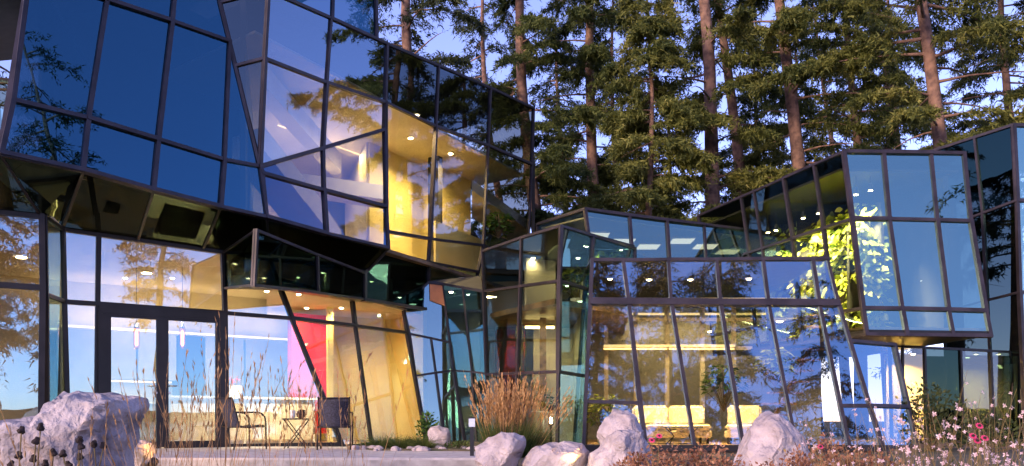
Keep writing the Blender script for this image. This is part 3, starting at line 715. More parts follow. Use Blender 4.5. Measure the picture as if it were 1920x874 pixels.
# lower part of grey wall: storey below the upper floor, yellow room
# link building lamps
for (x0, x1, y, d_, e) in ((988,1042,578,18.0,55), (984,1040,612,19.6,30)):
    strip(P(x0,y,d_), P(x1,y,d_), e, 'bright linear lamp in the link room at height of the corner' if d_ < 19 else 'thinner linear lamp deeper inside the link room', .12, .05, 'lampwarm')
downlight(P(918,555,19.6), 25, 'ceiling lamp at the narrow end of the link room', .10)
downlight(P(846,546,18.9), 6, 'small spot inside the dark teal facet', .05)
for x, y in ((1000,480), (1085,500)): downlight(Vector((P(x,y,19).x,19.2,zg-.08)), 22, 'small spot in the upper link ceiling', .05, group='upper link ceiling spots')
# pavilion lamps
for y_, z in ((19.0,3.42), (20.1,2.42), (21.6,3.42)):
    strip((2.3,y_,z), (7.0 if z > 3 else 5.6,y_,z), 150 if z > 3 else 30, {19.0:'long warm linear lamp under the front of the pavilion ceiling', 20.1:'lower linear lamp along the pavilion beam', 21.6:'long warm linear lamp at the rear of the pavilion'}[y_], .09, .05)
downlight(Vector((2.05,16.75,3.5)), 130, 'added fill spot over the flowering plant in the pavilion corner', .05)  # fill light added to bring out the corner plant
downlight(P(1462,601,18.2), 25, 'small round lamp by the slatted stair', .08)
downlight(P(1330,620,19.5), 12, 'tiny round lamp over the cream sofa', .05)
for k_, (x_, y_) in enumerate(((3.0,17.5), (3.9,17.5), (5.15,17.4))):  # fill spots added to light the seats, no lamp is visible here
    t = thing('ceiling_spot', ('added fill spot over one end of the cream sofa', 'added fill spot over the middle of the cream sofa', 'added fill spot over the cream armchair')[k_], 'lamp', (x_, y_, 3.62))
    MB().lathe([(.08,0),(.08,-.02),(.06,-.022)], 14).build('trim', M['white'], t); MB().lathe([(.055,-.022),(.05,-.035),(.02,-.045)], 14).build('lens', M['lampbright'], t)
    area(t, (0,0,-.06),   .1, .1, 230, WARM, spread=70)
# clerestory ceiling panels
for i in range(6):
    x = 2.2+.75*i; y = 20.6+.45*(i % 3)+i*.12
    t = thing('ceiling_panel_lamp', 'square flat ceiling lamp inside the clerestory', 'lamp', (x, y, 5.28-.02*i), group='clerestory ceiling lamps')
    MB().box(-.3,.3,-.3,.3,0,.03).build('frame', M['white'], t); MB().box(-.28,.28,-.28,.28,-.012,-.002).build('diffuser', M['panel_light'], t)
    if i % 2: area(t, (0,0,-.03), .5, .5, 10, (1,.95,.85))
# wing lamps
for k_, (x, y, d_, e) in enumerate(((1605,365,17.9,70), (1632,357,17.9,60), (1440,436,20.4,45), (1455,432,20.2,35), (1506,409,19.3,60), (1535,400,18.8,60))):
    t = thing('track_spot', 'small bright track spot aimed at the living wall', 'lamp', P(x,y,d_), group='track spots in the raised box')
    MB().lathe([(.03,.0),(.05,.02),(.05,.14),(.02,.16)], 12).build('housing', M['black'], t); MB().lathe([(.046,-.012),(.046,-.002),(.03,-.002)], 12).build('lens', M['lampbright'], t)
    MB().tube([(0,0,.15),(0,0,.45)], .01, 6).build('stem', M['black'], t)
    sp = bpy.data.lights.new('lamp_light','SPOT'); sp.energy = e*(14 if k_ < 2 else 13); sp.color = (1,.84,.42); sp.spot_size = R(75); sp.spot_blend = .7; sp.shadow_soft_size = .05
    so_ = bpy.data.objects.new('lamp_light', sp); COL.objects.link(so_); so_.parent = t; so_.location = (0,0,-.03)
    aim = Vector((8.2,18.6,3.9))-P(x,y,d_) if k_ < 2 else Vector((1.0,.35,-1.35)); so_.rotation_euler = aim.to_track_quat('-Z','Y').to_euler()
downlight(P(1732,526,18.6), 10, 'small spot low inside the raised glass box', .06)
# living wall
def living_wall(a, b, z0, z1, n, label, dens=5):
    t = thing('living_wall', label, 'living wall', (a+b)/2+Vector((0,0,z0)), world=True)
    d = (b-a); L_ = d.length; d.normalize(); nn = Vector((d.y,-d.x,0))
    MB().prism([a+Vector((0,0,z0)), b+Vector((0,0,z0)), b-nn*.08+Vector((0,0,z0)), a-nn*.08+Vector((0,0,z0))], (0,0,z1-z0)).build('backing', M['wall_dark'], t)
    rr = random.Random(5); V=[]; Fq=[]
    for i in range(n):
        c = a+d*rr.uniform(0,L_)+nn*rr.uniform(.03,.45)+Vector((0,0,rr.uniform(z0,z1)))
        if noise.noise(c*1.7) < -.12: continue
        l = rr.uniform(.10,.26); ax = (nn*rr.uniform(.2,1)+d*rr.uniform(-1,1)+Vector((0,0,rr.uniform(-1,.4)))).normalized()
        s_ = ax.cross(nn+Vector((rr.uniform(-.6,.6),rr.uniform(-.6,.6),rr.uniform(-.2,.9)))).normalized()*l*.3; k=len(V)
        V += [c, c+ax*l*.35+s_, c+ax*l*.75+s_*.7, c+ax*l-Vector((0,0,l*.15)), c+ax*l*.75-s_*.7, c+ax*l*.35-s_]; Fq.append((k,k+1,k+2,k+3,k+4,k+5))
    o = link('leaves', npmesh('leaves', V, Fq, M['leafy']), t); o['kind'] = 'stuff'
living_wall(Vector((7.25,21.7,0)), Vector((8.4,18.2,0)), 2.45, 5.5, 3000, 'lush yellow-green living wall lit by spots along the side of the raised box')
living_wall(Vector((7.80,18.5,0)), Vector((8.45,18.68,0)), 2.6, 5.1, 750, 'narrow living wall of yellow-green leaves behind the front of the raised box')
pot_plant(P(935,440,22.0)+Vector((0,0,-.1)), .42, 'bright green leafy plant behind the grey wall end', 'leaf', 260, .16, pot=False, h=0)
pot_plant(Vector((P(1082,500,18.6).x,18.6,3.1)), .42, 'bright green leafy plant in the upper link corner', 'leafy', 260, .16, h=.3)
pot_plant(Vector((1.95,16.9,0)), .42, 'leafy plant with pale yellow flowers at the pavilion corner', 'leafy', 240, .13, h=.35)
pot_plant(Vector((6.15,18.7,1.0)), .42, 'tall indoor tree with light green leaves beside the slatted stair', 'leafy', 300, .17, pot=False, h=.5)
pot_plant(Vector((5.3,20.0,.2)), .5, 'green bushy plant in the middle of the pavilion', 'leaf', 260, .16, pot=False, h=.9)
pot_plant(Vector((P(1020,800,17.9).x,17.9,.72)), .22, 'low green table plant in the link room', 'leaf', 60, .12, pot=False, h=.05)
# sofas
def sofa(loc, wdt, rz, label, name='sofa'):
    t = thing(name, label, 'sofa' if wdt > 1 else 'armchair', loc, rz)
    def pad(x0,x1,y0,y1,z0,z1,nm,r=.05):
        me = MB().box(x0,x1,y0,y1,z0,z1).mesh(nm, M['sofa']); bm = bmesh.new(); bm.from_mesh(me); bmesh.ops.bevel(bm, geom=bm.edges, offset=r, segments=3, affect='EDGES'); bm.to_mesh(me); bm.free()
        link(nm, me, t)
    pad(-wdt/2,wdt/2,-.42,.42,.14,.30,'base',.02)
    n = max(1, round(wdt/.85))
    for i in range(n):
        x0 = -wdt/2+wdt*i/n+.01; pad(x0, x0+wdt/n-.02, -.44,.25,.30,.45,'seat_cushion'); pad(x0, x0+wdt/n-.02, .2,.42,.42,.86,'back_cushion')
    for sx in (-1,1):
        for sy in (-1,1): MB().box(sx*(wdt/2-.08)-.025,sx*(wdt/2-.08)+.025,sy*.34-.025,sy*.34+.025,0,.14).build('leg', M['black'], t)
sofa((3.55,17.9,0), 1.65, 0, 'long cream sofa with loose cushions inside the pavilion')
sofa((5.15,17.8,0), .75, -.35, 'cream armchair beside the cream sofa', 'armchair')
t = thing('coffee_table', 'small dark coffee table before the cream sofa', 'table', (3.6,17.0,0))
MB().box(-.4,.4,-.25,.25,.36,.39).build('tabletop', M['steel'], t)
for sx in (-1,1): MB().tube([(sx*.3,-.2,.36),(sx*.16,0,.18),(sx*.3,.2,0)],.012,6).build('leg', M['black'], t); MB().tube([(sx*.3,.2,.36),(sx*.16,.0,.19),(sx*.3,-.2,0)],.012,6).build('leg', M['black'], t)
t = thing('side_table', 'pale pedestal table with a plant in the link room', 'table', (P(1020,800,17.9).x,17.9,0))
MB().lathe([(.16,0),(.16,.02),(.03,.04),(.03,.69),(.3,.70),(.3,.725)], 16).build('table', M['white'], t)
for x in (1712, 1830, 1872):
    q = P(x,600,20.6); downlight(Vector((q.x,q.y,2.25)), 260, 'ceiling spot in the lit room behind the entrance', .06, group='entrance room ceiling spots')
# ================================================================== trees
def fir(name, label, loc, H, r0, z0, maxlen, seed, lean=(-.085, 0), mneedle='needle', nbr=70, twig=22, spr=12, group='tall firs behind the building', ztop=None, bare=.2, size=1.0):
    rg = np.random.default_rng(seed); rr = random.Random(seed)
    t = thing(name, label, 'tree', loc, group=group)
    px_ = [rr.uniform(-.2,.2) for _ in range(8)]; r0 *= .84
    def tp(z): return np.array([lean[0]*z+.18*math.sin(z*.33+seed)+px_[int(z/4) % 8]*.3, lean[1]*z+.15*math.cos(z*.29+seed*2), z])
    zz = np.linspace(-.3, H, 26); rad = [max(.03, r0*(1-.85*max(z,0)/H)+(.12*r0 if z < .5 else 0)) for z in zz]
    MB().tube([tp(max(z,0))+np.array([0,0,min(z,0)]) for z in zz], rad, 12).build('trunk', M['bark'], t, True)
    limbs = MB(); Vs = []
    nbr = int(nbr*(.92 if size < 1.15 else .85))
    for i in range(nbr):
        f = (i+rr.random())/nbr; z = z0+(H-z0-.3)*f**1.05
        az = rr.uniform(0, 2*math.pi)
        prof = (1-.8*f**1.4)*(.55+.45*min(1, f*6))
        L_ = maxlen*prof*rr.uniform(.55, 1.15)
        up = rr.uniform(-.05, .30); droop = rr.uniform(.18, .42)
        p0 = tp(z); hd = np.array([math.cos(az), math.sin(az), 0])
        wob = rr.uniform(-.25,.25); sd = np.array([-hd[1], hd[0], 0])
        def bp(s): return p0+hd*L_*s+sd*wob*L_*s*s+np.array([0,0,1])*(up*L_*s-droop*L_*s*s)
        limbs.tube([p0-hd*.07]+[bp(s) for s in (.25,.5,.75,1)], [.045*size*(.4+L_/4),.030*size,.020*size,.012*size,.005], 5, False)
        if rr.random() < bare*(1-f): continue
        n = max(6, int(twig*L_/maxlen*2.1)); ss = np.sort(rg.uniform(.10, 1.03, n)**.8)
        B = np.array([bp(s) for s in ss])
        side = np.where(rg.random(n) < .5, 1, -1)[:,None]
        td = hd*rg.uniform(.25,.9,(n,1))+sd*side*rg.uniform(.35,1,(n,1))+np.array([0,0,1])*rg.uniform(-.55,.1,(n,1))
        td /= np.linalg.norm(td,axis=1,keepdims=True)
        tl = (rg.uniform(.35,.95,(n,1))*(1.15-.5*ss[:,None]))*size
        u = rg.uniform(.05,1,(n,spr,1))
        C_ = rg.normal(0,.045*size,(n,spr,3))+B[:,None,:]+td[:,None,:]*tl[:,None,:]*u+np.array([0,0,-1])*(u**2)*tl[:,None,:]*.30
        D_ = td[:,None,:]*rg.uniform(.1,.9,(n,spr,1))+rg.normal(0,.55,(n,spr,3))+np.array([0,0,-.30])
        D_ /= np.linalg.norm(D_,axis=2,keepdims=True)
        Wv = np.cross(D_, rg.normal(0,1,(n,spr,3))); Wv /= np.linalg.norm(Wv,axis=2,keepdims=True)+1e-6
        l = rg.uniform(.09,.22,(n,spr,1))*size; wd = l*rg.uniform(.10,.18,(n,spr,1))
        Q = np.stack([C_+Wv*wd, C_-Wv*wd*.8, C_+D_*l], axis=2)
        Vs.append(Q.reshape(-1,3))
    lo = limbs.build('limbs', M['bark'], t, True); lo['kind'] = 'stuff'
    V = np.concatenate(Vs); Fq = np.arange(len(V)).reshape(-1,3)
    o = link('crown', npmesh('crown', V, Fq, M[mneedle]), t)
    return t
def fir_px(px, py, d, H, lab, **kw):
    q = P(px, py, d); lean = kw.get('lean', (-.085,0))
    return fir('fir_tree', lab, (q.x-lean[0]*q.z, d, -.1), H, **kw)
fir_px(1008,400,30,26,'fir with a forked bare trunk rising beside the dark upper glass corner', r0=.40, z0=6.5, maxlen=3.6, seed=1, nbr=80, mneedle='needle', twig=34, spr=40)
fir_px(1127,390,31,27,'dense fir with foliage round its trunk behind the clerestory', r0=.38, z0=5.5, maxlen=3.3, seed=2, nbr=100, twig=34, spr=40)
fir_px(1342,385,28,27,'tall straight fir with a long clean reddish trunk', r0=.42, z0=6.8, maxlen=3.4, seed=3, nbr=70, mneedle='needle3', twig=34, spr=40, bare=.45)
fir_px(1378,300,31.5,27,'slimmer fir close behind the long clean reddish trunk', r0=.38, z0=8.5, maxlen=3.0, seed=4, nbr=60, twig=24, spr=32)
fir_px(1492,325,29,28,'straight bare trunked fir beside the sloping dark glass roof', r0=.40, z0=9.0, maxlen=4.2, seed=5, nbr=56, mneedle='needle3', twig=36, spr=40, bare=.4)
fir_px(1757,280,24,25,'broad fir with spreading olive boughs above the raised glass box', r0=.33, z0=8.6, maxlen=4.6, seed=6, nbr=64, mneedle='needle3', twig=40, spr=42, bare=.3)
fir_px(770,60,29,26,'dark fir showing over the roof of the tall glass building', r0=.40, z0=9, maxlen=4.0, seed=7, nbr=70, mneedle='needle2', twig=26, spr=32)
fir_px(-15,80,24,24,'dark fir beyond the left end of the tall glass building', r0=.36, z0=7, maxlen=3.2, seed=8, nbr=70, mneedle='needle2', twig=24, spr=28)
fir_px(1985,120,27,25,'fir with long bare boughs beyond the dark glass wing', r0=.40, z0=8, maxlen=5.2, seed=9, nbr=50, mneedle='needle3', twig=26, spr=32, bare=.5)
fir_px(1215,330,26.5,15.5,'young olive green fir between the clean trunk and the clerestory', r0=.22, z0=4.5, maxlen=2.7, seed=10, nbr=80, mneedle='needle3', twig=34, spr=40, lean=(-.02,0))
fir_px(1600,250,30,21,'bushy fir behind the raised glass box', r0=.32, z0=6.0, maxlen=3.8, seed=11, nbr=70, mneedle='needle', twig=26, spr=32, lean=(-.04,0))
fir_px(1890,200,30,22,'bushy dark fir behind the dark glass wing', r0=.32, z0=6.5, maxlen=3.6, seed=17, nbr=60, mneedle='needle2', twig=26, spr=32, lean=(-.04,0))
# second row, darker
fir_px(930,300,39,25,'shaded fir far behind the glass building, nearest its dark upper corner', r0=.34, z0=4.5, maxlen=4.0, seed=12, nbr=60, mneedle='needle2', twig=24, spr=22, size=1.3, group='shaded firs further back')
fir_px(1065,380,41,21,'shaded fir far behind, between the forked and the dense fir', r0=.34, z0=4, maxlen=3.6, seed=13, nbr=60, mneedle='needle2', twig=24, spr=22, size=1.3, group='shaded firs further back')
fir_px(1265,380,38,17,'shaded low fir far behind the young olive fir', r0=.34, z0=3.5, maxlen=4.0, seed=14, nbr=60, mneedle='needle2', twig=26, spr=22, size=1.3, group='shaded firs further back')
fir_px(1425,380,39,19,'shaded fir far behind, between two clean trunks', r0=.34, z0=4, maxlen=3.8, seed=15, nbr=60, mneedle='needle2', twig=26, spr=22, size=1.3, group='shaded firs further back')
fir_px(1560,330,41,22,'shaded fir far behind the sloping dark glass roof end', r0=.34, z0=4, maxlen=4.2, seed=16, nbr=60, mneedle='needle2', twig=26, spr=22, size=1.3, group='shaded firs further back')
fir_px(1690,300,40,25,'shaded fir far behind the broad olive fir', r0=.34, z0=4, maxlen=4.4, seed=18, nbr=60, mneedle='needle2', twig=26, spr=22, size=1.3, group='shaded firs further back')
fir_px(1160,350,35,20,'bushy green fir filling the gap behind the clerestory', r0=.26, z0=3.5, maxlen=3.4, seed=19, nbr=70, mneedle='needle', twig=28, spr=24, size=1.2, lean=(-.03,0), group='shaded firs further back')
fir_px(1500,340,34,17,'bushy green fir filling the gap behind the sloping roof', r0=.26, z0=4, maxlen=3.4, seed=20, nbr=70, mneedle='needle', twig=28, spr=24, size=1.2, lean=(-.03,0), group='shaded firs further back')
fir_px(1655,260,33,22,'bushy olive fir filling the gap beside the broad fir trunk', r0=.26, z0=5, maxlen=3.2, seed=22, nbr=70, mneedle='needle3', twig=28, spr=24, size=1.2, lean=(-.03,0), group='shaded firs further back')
# firs behind the viewer, mirrored in the panes
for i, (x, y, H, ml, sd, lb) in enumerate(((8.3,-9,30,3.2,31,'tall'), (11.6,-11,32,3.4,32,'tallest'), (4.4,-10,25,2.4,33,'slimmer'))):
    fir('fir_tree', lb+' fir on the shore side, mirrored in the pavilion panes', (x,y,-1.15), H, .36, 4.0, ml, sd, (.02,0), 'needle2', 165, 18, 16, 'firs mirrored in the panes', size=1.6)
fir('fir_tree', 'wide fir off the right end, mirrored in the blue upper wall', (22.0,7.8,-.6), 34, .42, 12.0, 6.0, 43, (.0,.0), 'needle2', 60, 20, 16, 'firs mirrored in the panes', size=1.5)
fir('fir_tree', 'slim fir on the shore side, mirrored above the double doors', (14,-3,-1.15), 16, .28, 6.5, 2.2, 41, (.0,.02), 'needle2', 40, 16, 14, 'firs mirrored in the panes', size=1.4)

# ================================================================== patio
PZ = 0.0
pat = MB().box(-14, -.33, 11.0, 19.0, -.6, -.035).build('patio', M['concrete']); tag(pat, 'pale concrete patio before the glazed doors', None, None, 'structure')
pm_ = mat('paver', (.44, .41, .43), .75, nscale=4, namt=.12, bump=.25, bscale=40)
pw, pdp = .9, .6
mp = MB().box(0, pw-.008, 0, pdp-.008, -.035, 0).mesh('paver', pm_)
y = 11.0; row = 0
while y < 16.8:
    x = -14+(.45 if row % 2 else 0)
    while x < -.35:
        w0 = min(pw, -.33-x)
        me = mp if w0 >= pw-.001 else MB().box(0, w0-.004, 0, pdp-.008, -.035, 0).mesh('paver', pm_)
        if not (x > -6 and y > 15.6) and w0 > .05:
            o = link('paver', me, pat); o.location = (x, y, rnd.uniform(-.002,.001))
        x += pw
    y += pdp; row += 1
# ================================================================== boulders
def boulder(px, d, thick, label, seed, m='stone', ncut=14, sub=5, rough=.05):
    """px: outline in photo pixels, clockwise; real size follows from its distance"""
    pts = [P(x, y, d) for x, y in px]; c = sum(pts, Vector())/len(pts)
    base = min(p.z for p in pts)
    t = MB(); rr = random.Random(seed)
    pol = sorted([(math.atan2(p.z-c.z, p.x-c.x), math.hypot(p.x-c.x, p.z-c.z)) for p in pts])
    def rad(a):
        n = len(pol)
        for i in range(n):
            a0, r0_ = pol[i]; a1, r1_ = pol[(i+1) % n]
            if i == n-1: a1 += 2*math.pi
            aa = a if a >= a0 else a+2*math.pi
            if a0 <= aa <= a1+1e-9:
                # straight edge between the two outline points
                s = (aa-a0)/max(1e-6, a1-a0)
                x0, y0, x1, y1 = r0_*math.cos(a0), r0_*math.sin(a0), r1_*math.cos(a1), r1_*math.sin(a1)
                cx_, cy_ = math.cos(aa), math.sin(aa); den = cx_*(y1-y0)-cy_*(x1-x0)
                return (x0*(y1-y0)-y0*(x1-x0))/den if abs(den) > 1e-9 else r0_
        return pol[0][1]
    bm = bmesh.new(); bmesh.ops.create_icosphere(bm, subdivisions=sub, radius=1)
    planes = []
    for _ in range(ncut*2):
        n_ = Vector((rr.gauss(0,1), rr.gauss(-.35,1), rr.gauss(.1,.9))).normalized()
        planes.append((n_, rr.uniform(.80,.95)-.16*abs(n_.y)*rr.random()))
    for v in bm.verts:
        u = v.co.copy()
        # fill the outline's corners: a rounded box section in depth instead of a ball
        ln = math.hypot(u.x, u.z)
        q = Vector((u.x, u.y, u.z))
        if ln > 1e-6:
            k_ = min(1.0, ln**.62)/ln; q.x *= k_; q.z *= k_
        for n_, off in planes:
            dd = q.dot(n_)
            if dd > off: q = q-n_*(dd-off)
        r_ = rad(math.atan2(q.z, q.x)) if ln > 1e-6 else 0
        w_ = Vector((q.x*r_*1.05, q.y*thick, q.z*r_*1.05)); w3 = w_+Vector((seed*3.1, 0, 0))
        a1 = noise.ridged_multi_fractal(w3*1.6, .9, 2.1, 5, .9, 1.8); a2 = noise.fractal(w3*6, 1.0, 2.0, 4)
        cell = noise.voronoi(w3*3.2)[0]
        v.co = w_+w_.normalized()*(rough*(.55*(a1-1.1)+.7*a2*.6)+rough*.9*(cell[0]-cell[1]*.6))
    for f in bm.faces: f.smooth = True
    me = bpy.data.meshes.new('boulder'); bm.to_mesh(me); bm.free(); me.materials.append(M[m])
    try: me.set_sharp_from_angle(angle=R(28))
    except Exception: pass
    o = link('boulder', me); o.location = c; tag(o, label, 'boulder', 'boulders in the planting')
    return o
boulder([(-60,800),(0,783),(60,779),(95,775),(105,745),(122,735),(170,740),(205,745),(250,746),(258,775),(254,830),(248,960),(120,1000),(-60,1000)], 8.0, .75, 'huge pale grey split boulder with a step in its top, before the doors', 3, 'stone2', 20, 6, .075)
boulder([(888,862),(893,838),(912,815),(942,806),(968,804),(986,815),(990,835),(978,862),(968,900),(945,925),(905,925)], 10.4, .42, 'rounded pinkish boulder at the end of the patio', 11, 'stone', 14, 6, .045)
boulder([(968,872),(985,845),(1000,833),(1035,830),(1070,825),(1098,828),(1108,845),(1104,880),(1080,930),(985,930)], 10.2, .4, 'low flat-topped boulder lit warm by a ground spot', 12, 'stone', 14, 6, .045)
boulder([(1120,800),(1128,778),(1150,763),(1178,762),(1195,775),(1210,815),(1222,850),(1220,900),(1130,910)], 10.7, .4, 'tall pale boulder standing behind the pointed one', 13, 'stone', 14, 6, .045)
boulder([(1088,895),(1110,850),(1135,825),(1155,800),(1175,798),(1198,815),(1214,845),(1225,900),(1215,940),(1095,940)], 10.0, .42, 'pointed pinkish boulder with rusty streaks before the taller one', 14, 'stone', 14, 6, .045)
boulder([(1372,880),(1385,840),(1405,810),(1435,775),(1455,769),(1480,785),(1505,815),(1525,860),(1530,920),(1380,925)], 9.2, .5, 'peaked pinkish boulder among the rust coloured plants', 15, 'stone', 14, 6, .045)
boulder([(799,815),(805,800),(822,795),(840,803),(846,822),(843,838),(830,842),(805,838)], 14.6, .2, 'small pinkish stone beside the little evergreen shrub', 16, 'stone', 10, 4, .02)
pebm = []
for k_ in range(4):
    bm = bmesh.new(); bmesh.ops.create_icosphere(bm, subdivisions=2, radius=1)
    for v in bm.verts: v.co = Vector((v.co.x*.08, v.co.y*.06, v.co.z*.045))*(1+.25*noise.noise(v.co*1.3+Vector((k_*5,0,0))))
    for f in bm.faces: f.smooth = True
    me = bpy.data.meshes.new('pebble'); bm.to_mesh(me); bm.free(); me.materials.append(M['stone']); pebm.append(me)
for i in range(46):
    x = rnd.uniform(660, 905) if i < 34 else rnd.uniform(1000,1100); d_ = rnd.uniform(13.4, 14.5)
    if x < 700: d_ = rnd.uniform(14.0,14.6)
    q = P(x, HY+F*.5/d_, d_); o = link('pebble', pebm[i % 4]); o.location = (q.x, q.y, .015 if q.x < -.33 else -.08); o.rotation_euler = (0,0,rnd.uniform(0,6)); s_ = rnd.uniform(.6,1.5); o.scale = (s_,s_,s_)
    tag(o, 'small pale pebble along the planting edge', 'pebble', 'pebbles edging the planting')
# planting bed soil on the patio corner
bed = MB().prism([(-3.0,15.2,0),(-2.4,13.7,0),(-.36,13.3,0),(-.36,18.4,0),(-2.0,18.4,0)], (0,0,.02)).build('planting_bed', M['ground']); tag(bed,'dark planting bed beside the patio',None,None,'structure')

# ================================================================== grasses and plants
def ribbon(V, Fq, p0, d0, L_, w0, droop, rr, seg=4, tipw=.15):
    d0 = Vector(d0).normalized(); s_ = d0.cross(Vector((rr.uniform(-1,1), rr.uniform(-1,1), .3))).normalized(); p = Vector(p0); k = len(V)
    for i in range(seg+1):
        f = i/seg; q = p+d0*L_*f+Vector((d0.x*droop*L_*f*f*.6, d0.y*droop*L_*f*f*.6, -droop*L_*f*f*.6)); ww = w0*(1-(1-tipw)*f)/2
        V += [q-s_*ww, q+s_*ww]
    for i in range(seg): Fq.append((k+2*i, k+2*i+1, k+2*i+3, k+2*i+2))
    return V[-1]
def clump(name, label, loc, n, hmin, hmax, spread, wd, droop, mblade, seed, plume=None, base=.12, group=None, cat='grass', side=(0,0), plen=.3, pwid=.02, pn=10):
    rr = random.Random(seed); t = thing(name, label, cat, loc, group=group); V=[]; Fq=[]; V2=[]; F2=[]
    for i in range(n):
        a = rr.uniform(0,6.283); q = base*rr.random()**.5; e = spread*rr.random()
        d = Vector((math.cos(a)*e+side[0], math.sin(a)*e+side[1], 1)); L_ = rr.uniform(hmin,hmax)
        tip = ribbon(V, Fq, (q*math.cos(a), q*math.sin(a), 0), d, L_, wd, droop*rr.uniform(.4,1.3), rr)
    o = link('blades', npmesh('blades', V, Fq, M[mblade]), t); o['kind'] = 'stuff'
    if plume:
        m_, nst, h0, h1, sp = plume; V=[]; Fq=[]
        for i in range(nst):
            a = rr.uniform(0,6.283); q = base*rr.random(); e = sp*rr.random()
            d = Vector((math.cos(a)*e+side[0], math.sin(a)*e+side[1], 1)).normalized(); L_ = rr.uniform(h0,h1)
            s0 = Vector((q*math.cos(a), q*math.sin(a), 0)); dr = rr.uniform(.02,.14)
            ribbon(V, Fq, s0, d, L_, .005, dr, rr, 4, .6)
            for j in range(pn):
                f = 1-plen*rr.random()
                c = s0+d*L_*f+Vector((d.x*dr*L_*f*f*.6, d.y*dr*L_*f*f*.6, -dr*L_*f*f*.6))
                dd = (d+Vector((rr.gauss(0,.16), rr.gauss(0,.16), .1))).normalized(); l = rr.uniform(.04,.10); s_ = dd.cross(Vector((rr.gauss(0,1),rr.gauss(0,1),.2))).normalized()*pwid*rr.uniform(.3,.7); k=len(V2)
                V2 += [c, c+dd*l*.5+s_, c+dd*l, c+dd*l*.5-s_]; F2.append((k,k+1,k+2,k+3))
        o = link('stalks', npmesh('stalks', V, Fq, M['grasstan']), t); o['kind']='stuff'
        o = link('plumes', npmesh('plumes', V2, F2, M[m_]), t); o['kind']='stuff'
    return t
def gp(px, d, dz=0): q = P(px, HY, d); return Vector((q.x, d, (gz(q.x,d) if not (q.x < -.33 and d > 11) else 0)+dz))
# feather reed grass in the centre
clump('feather_reed_grass', 'tall feather reed grass with orange plumes beside the glass corner', gp(945,13.6), 1500, .45, .92, .42, .009, .5, 'grassgreen', 51, ('plume', 210, .95, 1.55, .40), .30, cat='grass', plen=.45, pwid=.018, pn=15)
clump('feather_reed_grass', 'smaller green-based reed grass leaning to the lamp', gp(985,13.9), 900, .4, .85, .42, .009, .5, 'grassgreen', 52, ('plume', 60, .95, 1.45, .6), .22, cat='grass', side=(.25,0), plen=.3, pwid=.018, pn=12)
# sedge mound
for i, (px_, d_) in enumerate(((712,14.6), (752,14.4), (790,14.5))):
    clump('sedge', ('arching green sedge mound next to the sling chair', 'arching green sedge mound in the middle of the border', 'arching green sedge mound against the small stone')[i], gp(px_,d_,.01), 700, .28, .52, 1.3, .008, 1.2, 'grassgreen', 60+i, None, .16, 'sedges along the glass')
# wispy tan grasses in the foreground
for i, (px_, d_, n_, h_) in enumerate(((285,7.6,40,1.5), (300,7.0,50,1.25), (345,7.8,60,1.35), (395,7.2,70,1.5), (420,7.6,46,1.75), (480,7.0,34,1.45), (520,7.4,40,1.3), (560,7.2,50,1.45), (620,7.5,30,1.25), (660,7.2,34,1.35), (60,6.2,20,1.0), (150,6.0,30,1.15), (700,7.6,14,1.1))):
    q = gp(px_, d_)
    n_ = int(n_*.55)
    clump('wild_grass', ('wispy dry grass clump, the one rising highest before the door post', 'wispy dry grass clump growing before the patio')[0 if px_ == 425 else 1], q, n_, .5, h_*.8, .45, .006, .3, 'grasstan', 80+i, ('grasstan', int(n_*.55), h_*.75, h_*1.25, .45), .16, 'dry grasses before the patio', plen=.35, pwid=.010, pn=10)
# coneflower seed heads
def seedheads(loc, tips, seed):
    t = thing('coneflower', 'dried coneflower with dark round seed heads before the split boulder', 'flower', loc, world=True, group='dried coneflowers')
    rr = random.Random(seed); st = MB()
    for p in tips:
        b_ = Vector(loc)+Vector((rr.uniform(-.1,.1), rr.uniform(-.1,.1), 0)); st.tube([b_, (b_+p)/2+Vector((rr.uniform(-.03,.03),0,.02)), p], .005, 5)
    s_ = st.build('stems', M['stem'], t); s_['kind']='stuff'
    for p in tips:
        me = MB().lathe([(.006,-.016),(.022,-.016),(.026,-.004),(.017,.014),(.015,.028),(.006,.034)], 9).mesh('seed_head', M['seed']); 
        for v in me.vertices: v.co *= 1+.25*rr.random()
        o = link('seed_head', me, t); o.location = p; o.rotation_euler = (rr.uniform(-.6,.6), rr.uniform(-.6,.6), 0)
for i, grp in enumerate((((40,808),(67,828),(35,855)), ((76,802),(100,850),(62,862)), ((149,825),(152,838),(118,852)), ((176,833),(194,837),(150,858)), ((20,872),(85,870),(130,872)))):
    d_ = 6.0+.15*i; seedheads(gp(sum(x for x,_ in grp)/3, d_), [P(x,y,d_) for x,y in grp], 90+i)
